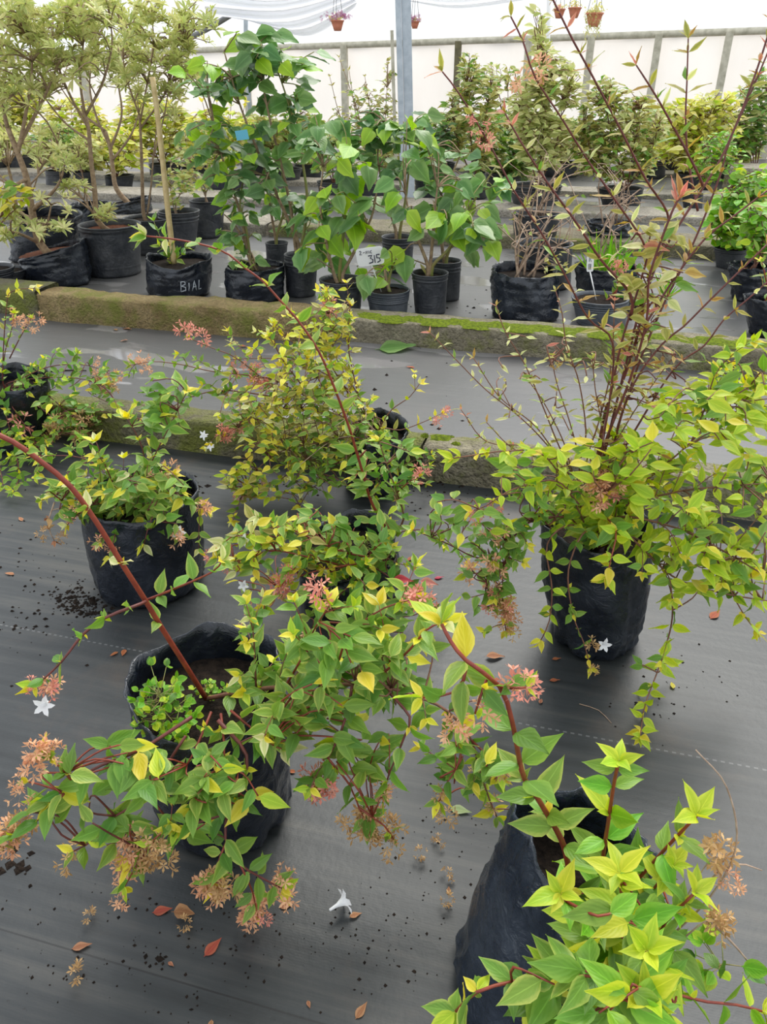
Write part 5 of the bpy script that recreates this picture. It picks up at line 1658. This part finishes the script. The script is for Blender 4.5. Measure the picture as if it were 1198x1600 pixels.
weed(p, 570, 850, .03, .05, .03, 10, .02)
weed(p, 500, 815, .10, .04, .03, 12, .016)
p.finish()

# ---- centre, behind: yellow thicket spilling over the kerb
p = potted('potted_abelia', 'twiggy yellow leaved abelia thicket spilling over the first kerb from centre rear bag', 'bag', (585, 780, 84, 590, 694, 92),
           seed=64, wr=.010, rim=((0.3, .6, .02), (1.6, .8, .045)), N=64, K=22)
Y_ = dict(style='yellow', mat='stem_brown')
for pts, kw in (
    ([(575, 660), (555, 610), (530, 570), (518, 530), (514, 490), (510, 458)], dict(side=.8, side_len=.09, fl=(('pinkfl', 4),), fls=.035)),
    ([(575, 660), (545, 610), (500, 580), (450, 562), (400, 560), (360, 562)], dict(side=.7, side_len=.09, fl=(('pinkfl', 4),), fls=.04)),
    ([(570, 670), (520, 645), (460, 638), (400, 645), (365, 672), (345, 682)], dict(side=.6, side_len=.08, fl=(('pinkfl', 9),), fls=.035)),
    ([(570, 680, -.05), (510, 690, -.08), (440, 705, -.1), (395, 742, -.12), (372, 790, -.14), (362, 815, -.15)], dict(side=.6, side_len=.07, fl=(('pinkfl', 3),), fls=.035)),
    ([(595, 665), (612, 640), (640, 620), (655, 600)], dict(side=.2)),
    ([(598, 670), (625, 672), (660, 660), (690, 646)], dict(side=.3, fl=(('pinkfl', 4),), fls=.03)),
    ([(575, 690, -.06), (540, 715, -.1), (500, 742, -.12), (468, 790, -.13)], dict(side=.6, side_len=.07)),
    ([(560, 640), (510, 560), (485, 520), (468, 498)], dict(side=.7, side_len=.08)),
    ([(560, 620), (545, 550), (545, 500), (548, 478)], dict(side=.7, side_len=.07)),
    ([(470, 600), (440, 560), (428, 530), (426, 505)], dict(side=.6, side_len=.07)),
    ([(520, 640), (480, 560), (440, 520), (430, 510)], dict(side=.5)),
    ([(450, 600), (400, 588), (330, 580), (285, 570), (240, 565), (203, 571)], dict(style='leafy', side=.4, side_len=.08, fl=(('peachfl', 5),), fls=.035)),
    ([(420, 600), (370, 560), (335, 545), (310, 535), (296, 527)], dict(style='leafy', fl=(('pinkfl', 5),), fls=.04, size=.035)),
    ([(430, 620), (350, 610), (300, 620), (260, 640), (215, 655)], dict(style='leafy', side=.5, side_len=.08, size=.06)),
    ([(480, 620), (420, 590), (400, 592)], dict(fl=(('pinkfl', 8),), fls=.035)),
    ([(500, 700, -.08), (450, 740, -.1), (410, 770, -.12), (385, 770, -.12)], dict(side=.6, fl=(('peachfl', 4),), fls=.035)),
    ([(590, 690, -.05), (590, 740, -.1), (585, 775, -.12)], dict(style='leafy', side=.6)),
    ([(600, 690, -.04), (640, 740, -.08), (665, 755, -.08)], dict(style='leafy', side=.3)),
):
    a = dict(style='yellow', mat='stem_brown', size=.042, sp=.042, r0=.0026, r1=.0012, rooted=pts[0][0] >= 570, start=.2)
    a.update(kw)
    p.branch(pts, **a)
for i in range(26):                       # pale bare twigs inside the thicket
    a = p.soil + Vector((random.uniform(-.05, .05), random.uniform(-.05, .05), 0))
    e = at(random.uniform(400, 600), random.uniform(620, 740), p.soil.y + random.uniform(-.2, .15))
    if e.z < .05: continue
    pl = spline([a, a.lerp(e, .5) + Vector((0, 0, .07)), e], .03)
    p.branches.append(['branch', MB().tube(pl, .0022, .0012, 5), 'twig', pl, .001])
p.fill(490, 560, 60, 70, 70, 'yellow', .042, 'ovate', .15, 3, dy0=0, only=list(range(0, 15)))
p.fill(420, 620, 90, 50, 60, 'olivebush', .036, 'ovate', .15, 3, dy0=-.02, only=list(range(0, 16)))
p.fill(430, 640, 90, 60, 70, 'yellow', .040, 'ovate', .15, 3, dy0=-.03, only=list(range(0, 16)))
p.fill(480, 650, 110, 50, 70, 'yellow', .040, 'ovate', .14, 3, dy0=-.04, only=list(range(0, 17)))
p.fill(540, 740, 80, 50, 50, 'leafy', .044, 'ovate', .08, 3, dy0=-.12, only=list(range(0, 18)))
p.fill(420, 770, 70, 50, 40, 'yellow', .042, 'ovate', .06, 3, dy0=-.16, only=list(range(0, 16)))
p.fill(530, 690, 80, 60, 50, 'leafy', .044, 'ovate', .12, 3, dy0=-.06, only=list(range(0, 17)))
p.fill(400, 740, 50, 60, 34, 'yellow', .042, 'ovate', .1, 3, dy0=-.12, only=list(range(0, 16)))
p.fill(510, 500, 30, 50, 34, 'yellow', .040, 'ovate', .06, 3, dy0=0, only=[0, 7, 8])
p.white_flower((318, 680), (-.4, -.7, .2), .032, 0, 2)
p.white_flower((328, 697), (-.3, -.7, .2), .032, 0, 2)
p.white_flower((495, 740), (-.2, -.8, .2), .03, -.12, 6)
p.finish()

# ---- left, second row: leaning bag
p = potted('potted_abelia', 'green and gold abelia in leaning smooth black bag left, behind the long red shoot', 'bag', (215, 956, 165, 190, 812, 178),
           seed=65, wr=.006, tilt=(.0, .0), rim=((-1.5, .8, -.01), (pi, .5, .02)), N=84, K=28)
for pts, kw in (
    ([(190, 790), (150, 770, -.06), (110, 765, -.08), (65, 782, -.1)], dict(side=.4)),
    ([(195, 790), (180, 745), (125, 715), (60, 712)], dict(side=.4)),
    ([(200, 790), (225, 750), (222, 700), (200, 655)], dict(size=.06, tip=6)),
    ([(210, 795), (255, 765, -.06), (290, 780, -.08), (325, 798, -.1)], dict(side=.5, fl=(('peachfl', 4),), fls=.032)),
    ([(215, 800), (250, 815, -.13), (275, 818, -.15), (280, 830, -.15)], dict(side=.3, fl=(('peachfl', 3),), fls=.03)),
    ([(205, 790), (240, 715), (268, 660), (292, 612)], dict(side=.4, size=.06)),
    ([(185, 800), (130, 800, -.1), (85, 775, -.12)], dict(side=.4)),
    ([(190, 805), (180, 835, -.15), (172, 870, -.17)], dict(side=.3, size=.045, fl=(('peachfl', 2),))),
    ([(205, 800), (210, 760, -.1), (250, 740, -.1), (268, 740, -.1)], dict(side=.3, fl=(('peachfl', 4),), fls=.03)),
    ([(200, 800), (170, 740, -.05), (160, 715, -.05), (150, 690, -.05)], dict(side=.5)),
    ([(200, 800), (240, 790, -.12), (230, 830, -.16), (225, 850, -.16)], dict(side=.3)),
    ([(85, 785, -.11), (75, 820, -.13), (85, 845, -.13)], dict(style='dry', size=.03, mat='twig', rooted=False, fl=(('tanfl', 4),), fls=.03)),
    ([(185, 790), (140, 790, -.12), (105, 820, -.14)], dict(side=.3, fl=(('peachfl', 2),))),
):
    a = dict(style='varieg', mat='stem_dark', size=.05, sp=.04, r0=.0026, r1=.0012, rooted=True, start=.2)
    a.update(kw)
    p.branch(pts, **a)
p.fill(180, 770, 110, 50, 46, 'varieg', .048, 'ovate', .1, 3, dy0=-.06)
p.fill(240, 790, 80, 40, 26, 'leafy', .046, 'ovate', .06, 3, dy0=-.12)
p.fill(250, 630, 40, 50, 14, 'leafy', .06, 'ovate', .06, 3, dy0=0)
p.white_flower((279, 832), (0, -.8, .2), .034, -.16, 4)
p.finish()

# ---- far left bag cut by the edge, sprays over the kerb
p = potted('potted_abelia', 'abelia with spent tan flower heads in bag cut by left edge beside the first kerb', 'bag', (5, 712, 92, 0, 612, 100),
           seed=66, wr=.012, rim=((.6, .5, .03), (2, .6, .03)), N=64, K=22)
for pts, kw in (
    ([(10, 600), (50, 592), (110, 590), (165, 600)], dict(side=.7, fl=(('tanfl', 6), ('peachfl', 5)), fls=.036)),
    ([(10, 605), (60, 610), (100, 640), (130, 680)], dict(side=.7, fl=(('tanfl', 12),), fls=.034)),
    ([(15, 605), (70, 575), (130, 570), (175, 585)], dict(side=.6, fl=(('peachfl', 7),), fls=.034)),
    ([(5, 600), (8, 550), (18, 515), (22, 490)], dict(side=.1, size=.04, fl=(('peachfl', 3),), fls=.03)),
    ([(15, 560), (30, 530), (48, 498)], dict(size=.03, rooted=False, fl=(('peachfl', 5),), fls=.034)),
    ([(5, 600), (10, 480), (20, 455), (55, 450)], dict(style='yellow', size=.045)),
    ([(5, 620, -.1), (20, 690, -.16), (30, 740, -.18), (20, 770, -.18)], dict(side=.5)),
    ([(0, 620, -.1), (-5, 690, -.16), (5, 760, -.18)], dict(side=.5)),
    ([(10, 620, -.1), (60, 700, -.16), (60, 740, -.18)], dict(side=.4)),
    ([(20, 610, -.05), (90, 660, -.1), (70, 690, -.12)], dict(side=.5, fl=(('tanfl', 9),), fls=.034)),
):
    a = dict(style='leafy', mat='stem_dark', size=.05, sp=.042, r0=.0026, r1=.0012, rooted=True, start=.2)
    a.update(kw)
    p.branch(pts, **a)
p.fill(110, 625, 80, 50, 44, 'leafy', .046, 'ovate', .1, 3, dy0=-.05)
p.fill(25, 720, 35, 50, 16, 'lime', .048, 'ovate', .05, 3, dy0=-.17)
p.fill(120, 665, 30, 30, 10, 'leafy', .05, 'ovate', .05, 2, dy0=-.08, fl=('tanfl', .6), fls=.034)
p.flower(at(35, 665, p.soil.y - .14), .045, 'pinkfl', 1)
p.finish()

# ================================================================== LITTER ON THE GROUND COVER
def litter(name, label, cat, x, y, s, shape, mk, ang=None, group=None, z=.006, var=None):
    c = G(x, y, z)
    a = random.uniform(0, 2 * pi) if ang is None else ang
    d = Vector((cos(a), sin(a), .03))
    o = bpy.data.objects.new(name, mesh_of(shape, random.choice((0, 2)) if var is None else var, mk, name))
    col.objects.link(o)
    m = frame_m(c, d, UP + rvec(.12), s)
    o.matrix_world = m
    lo = min((m @ v.co).z for v in o.data.vertices)
    o.location.z += .001 - lo
    return tag(o, label, cat, group)
litter('fallen_flower', 'white trumpet flower fallen on the near matting, right of the nearest plant', 'flower', 515, 1424, .042, 'trumpet', 'white', .6, z=.02)
litter('fallen_leaf', 'rust brown leaf lying just below the tan flower heads, nearest plant', 'leaf', 236, 1420, .035, 'ovate', 'rust', 0.2, z=.012)
litter('fallen_leaf', 'large curled tan leaf below the flower heads of the nearest plant', 'leaf', 268, 1426, .040, 'broad', 'dry', 0.1, z=.012, var=1)
litter('fallen_leaf', 'small tan leaf just left of the fallen white flower, right of pink cluster', 'leaf', 436, 1416, .026, 'ovate', 'dry', .3)
litter('fallen_leaf', 'small orange brown leaf touching the fallen white flower', 'leaf', 545, 1432, .024, 'ovate', 'dry', .4)
litter('fallen_leaf', 'reddish brown narrow leaf alone in the lower middle of the matting', 'leaf', 318, 1492, .038, 'ovate', 'rust', .9)
litter('fallen_leaf', 'pale beige leaf lying alone in the lower left of the matting', 'leaf', 110, 1480, .034, 'ovate', 'cream' if False else 'dry', .2)
litter('fallen_leaf', 'large round green leaf lying on the path close under the mossy kerb', 'leaf', 586, 545, .21, 'broad', 'hib', .05)
litter('fallen_leaf', 'brown leaf on the matting beside the pink flowers left of the right bag', 'leaf', 758, 1026, .05, 'ovate', 'dry', .1)
litter('fallen_leaf', 'small red brown leaf left of the right bag foot, upper of two', 'leaf', 862, 1028, .024, 'ovate', 'rust', .1)
litter('fallen_leaf', 'small red brown leaf in front of the right bag foot, lower of two', 'leaf', 858, 1061, .026, 'ovate', 'rust', .0)
litter('fallen_leaf', 'pink red fallen leaf beside the centre near bag', 'leaf', 678, 902, .03, 'ovate', 'red', .2)
litter('fallen_leaf', 'yellow leaf on the matting below the right plant hanging tips', 'leaf', 1052, 1075, .026, 'ovate', 'gold', 1.4)
litter('fallen_leaf', 'pale spent leaf beneath the hanging tan flower heads in the middle', 'leaf', 702, 1258, .045, 'ovate', 'palegreen', -.3, z=.01)
DRY3 = ['dried tan flower head left of the rust leaf under nearest plant', 'largest dried flower head, lower left below the pale beige leaf', 'dried tan flower head below the large curled tan leaf', 'dried tan flower head left of the pale spent leaf, higher of the row', 'dried tan flower head midway down the row beside bottom right bag', 'lowest dried tan flower head beside the bottom right bag', 'dried tan flower head on the row nearest the hanging branch tips']
for i_, (x, y) in enumerate(((140, 1432), (120, 1523), (290, 1445), (656, 1336), (700, 1368), (700, 1408), (684, 1316))):
    litter('dried_flower', DRY3[i_], 'dried flower', x, y, .014 if x != 120 else .018, 'cluster', 'tanfl', None, 'dried flower heads on the near matting', z=.01)
DRY1 = ['rust leaf on the path nearest the left edge, close to the kerb end', 'rust leaf on the path just right of the far left leaf pair', 'largest tan leaf under the rough kerb at the left', 'dry leaf tucked beside the largest tan leaf under the rough kerb', 'pale dry leaf lying lower on the path, left part', 'rust leaf above the thin twig end under the rough kerb', 'small rust leaf right of the thin twig under the rough kerb', 'rust leaf beside the pink flower head on the path', 'rust leaf right of the grass tufts on the path', 'small rust leaf alone near the middle of the path right of thicket', 'tiny yellow leaf on the path under the grass tufts', 'rust leaf at the left edge in front of the mossy kerb end']
for i_, (x, y, s, mk) in enumerate(((100, 498, .10, 'rust'), (146, 500, .08, 'rust'), (192, 512, .09, 'dry'), (183, 516, .06, 'dry'), (200, 531, .06, 'dry'), (275, 513, .09, 'rust'), (292, 511, .06, 'rust'), (330, 523, .06, 'rust'), (372, 541, .07, 'rust'), (648, 573, .06, 'rust'), (385, 534, .04, 'gold'), (25, 483, .10, 'rust'))):
    litter('dry_leaf', DRY1[i_], 'leaf', x, y, s * .75, 'ovate', mk, None, 'dry leaves on the path between the kerbs')
DRY2 = ['dry leaf on top of the first kerb behind the thicket', 'dry leaf at the foot of the first kerb behind the leaning bag', 'rust leaf near the stitched line, left of nearest bag rim, larger', 'rust leaf near the stitched line, left of nearest bag rim, smaller', 'tiny tan leaf under the right plant, beyond its right side', 'tiny tan leaf on the matting right of the pink flower of the red shoot', 'tiny tan leaf near the dotted line above the bottom right bag', 'rust leaf beside the right wall of the nearest bag, upper', 'rust leaf beside the right wall of the nearest bag, lower', 'pale dry leaf left of the leaning bag, below the hanging dried flowers', 'dry leaf near the left edge beside the leaning bag', 'dry leaf near the left edge below the leaning bag level', 'tiny dry leaf in front of the rough kerb on the path', 'rust leaf right of the big lime plant under its branch tips', 'rust leaf between the centre near bag and the first kerb', 'dry leaf at the bottom edge of the matting, left half', 'dry leaf at the bottom edge of the matting, middle', 'tiny dry leaf among dried flowers left of the bottom right bag', 'tiny dry leaf left of the reddish brown narrow leaf', 'tiny dry leaf in the lower middle, right of reddish leaf']
for i_, (x, y, s, mk) in enumerate(((405, 640, .06, 'dry'), (160, 680, .06, 'dry'), (195, 1012, .03, 'rust'), (184, 1016, .025, 'rust'), (1018, 1077, .02, 'dry'), (843, 1098, .02, 'dry'), (985, 1142, .02, 'dry'), (455, 1172, .028, 'rust'), (462, 1205, .02, 'rust'), (110, 805, .03, 'dry'), (35, 812, .03, 'dry'), (22, 895, .03, 'dry'), (170, 500, .02, 'dry'), (1110, 965, .05, 'rust'), (645, 870, .03, 'rust'), (330, 1590, .02, 'dry'), (555, 1590, .03, 'dry'), (700, 1395, .016, 'dry'), (262, 1500, .014, 'dry'), (480, 1560, .014, 'dry'))):
    litter('dry_leaf', DRY2[i_], 'leaf', x, y, s, 'ovate', mk, None, 'brown leaves among the near bags')
# loose soil and bark crumbs
def crumbs(name, spots):
    v, f = [], []
    for (cx, cy, rx, ry, n, s) in spots:
        for _ in range(n):
            c = G(cx + random.gauss(0, rx), cy + random.gauss(0, ry), 0)
            r = s * random.choice((.4, .6, .8, 1, 1.5))
            b = len(v)
            for q in ((1, 0, 0), (0, 1, 0), (-1, 0, 0), (0, -1, 0)):
                v.append(c + Vector((q[0] * r * random.uniform(.6, 1.3), q[1] * r * random.uniform(.6, 1.3), .0005)))
            v.append(c + Vector((0, 0, r * random.uniform(.5, .9))))
            for k in range(4):
                f.append((b + k, b + (k + 1) % 4, b + 4))
    return mesh_obj(name, v, f, M['soil'], smooth=False, kind='stuff')
o = crumbs('soil_crumbs', [(120, 935, 24, 12, 160, .005), (140, 950, 20, 8, 80, .006), (300, 765, 16, 8, 40, .008), (60, 900, 50, 60, 60, .004), (40, 960, 40, 30, 40, .004), (700, 755, 120, 5, 160, .006), (200, 1500, 150, 50, 120, .0022),
                           (600, 1480, 60, 70, 90, .0022), (380, 1430, 120, 40, 70, .0022), (720, 1300, 60, 60, 60, .002), (1050, 1080, 60, 40, 40, .003), (30, 1350, 20, 16, 16, .007), (700, 780, 60, 14, 60, .004),
                           (650, 640, 60, 40, 18, .008), (740, 480, 60, 12, 40, .01), (250, 1500, 14, 6, 10, .005)])
tag(o, 'dark crumbs of soil and bark scattered over the matting', 'soil')
for (x0, y0, x1, y1, r, lab) in ((78, 580, 135, 579, .004, 'dark straight twig lying on the path behind the first kerb'), (200, 503, 262, 508, .004, 'pale thin twig lying under the rough kerb on the path'),
                                 (905, 1100, 955, 1130, .0012, 'thin curled brown tendril lying in front of the right bag')):
    a, b = G(x0, y0, r), G(x1, y1, r)
    m_ = (a + b) / 2 + Vector((.01, .01, 0))
    o = MB().tube([q - a for q in spline([a, m_, b], .03)], r, r * .6, 5).build('fallen_twig', M['twig' if 'pale' in lab or 'thin' in lab and 'dark' not in lab else 'soil'])
    o.location = a
    tag(o, lab, 'twig')
# weeds at the foot of the rough kerb
def ground_weed(x, y, h, n, lab, style):
    c = G(x, y, 0)
    P_ = Plant('weed', lab, 'weed', c, c)
    P_.branches.append(['stem', MB().tube([c, c + UP * h * .3], .003, .002, 5), 'stem_green', [c, c + UP * h * .3], .002])
    for i in range(n):
        g = random.uniform(0, 2 * pi)
        d = Vector((cos(g) * .5, sin(g) * .5, random.uniform(.4, 1.2)))
        P_.add(c + UP * .005, d, Vector((0, -1, .4)) + rvec(.3), h * random.uniform(.6, 1.1), 'blade' if style == 'grass' else 'round', 'bright', 0)
    P_.finish(60, 3)
ground_weed(400, 520, .13, 8, 'tuft of grass at the foot of the rough kerb, right of the low weed', 'grass')
ground_weed(358, 515, .10, 6, 'thin tuft of grass sprouting on the face of the rough kerb', 'grass')
ground_weed(378, 516, .05, 8, 'low round leaved weed at the foot of the rough kerb', 'round')
ground_weed(708, 752, .05, 8, 'tiny green weed at the foot of the first kerb under the moss', 'round')
ground_weed(738, 385, .16, 12, 'grass tuft at the foot of the far kerb behind the drooping hibiscus', 'grass')
ground_weed(1040, 470, .18, 22, 'grass tuft beside the tagged pot behind the red stems', 'grass')
ground_weed(860, 328, .12, 10, 'low weeds growing along the far kerb behind the bare twigs', 'round')
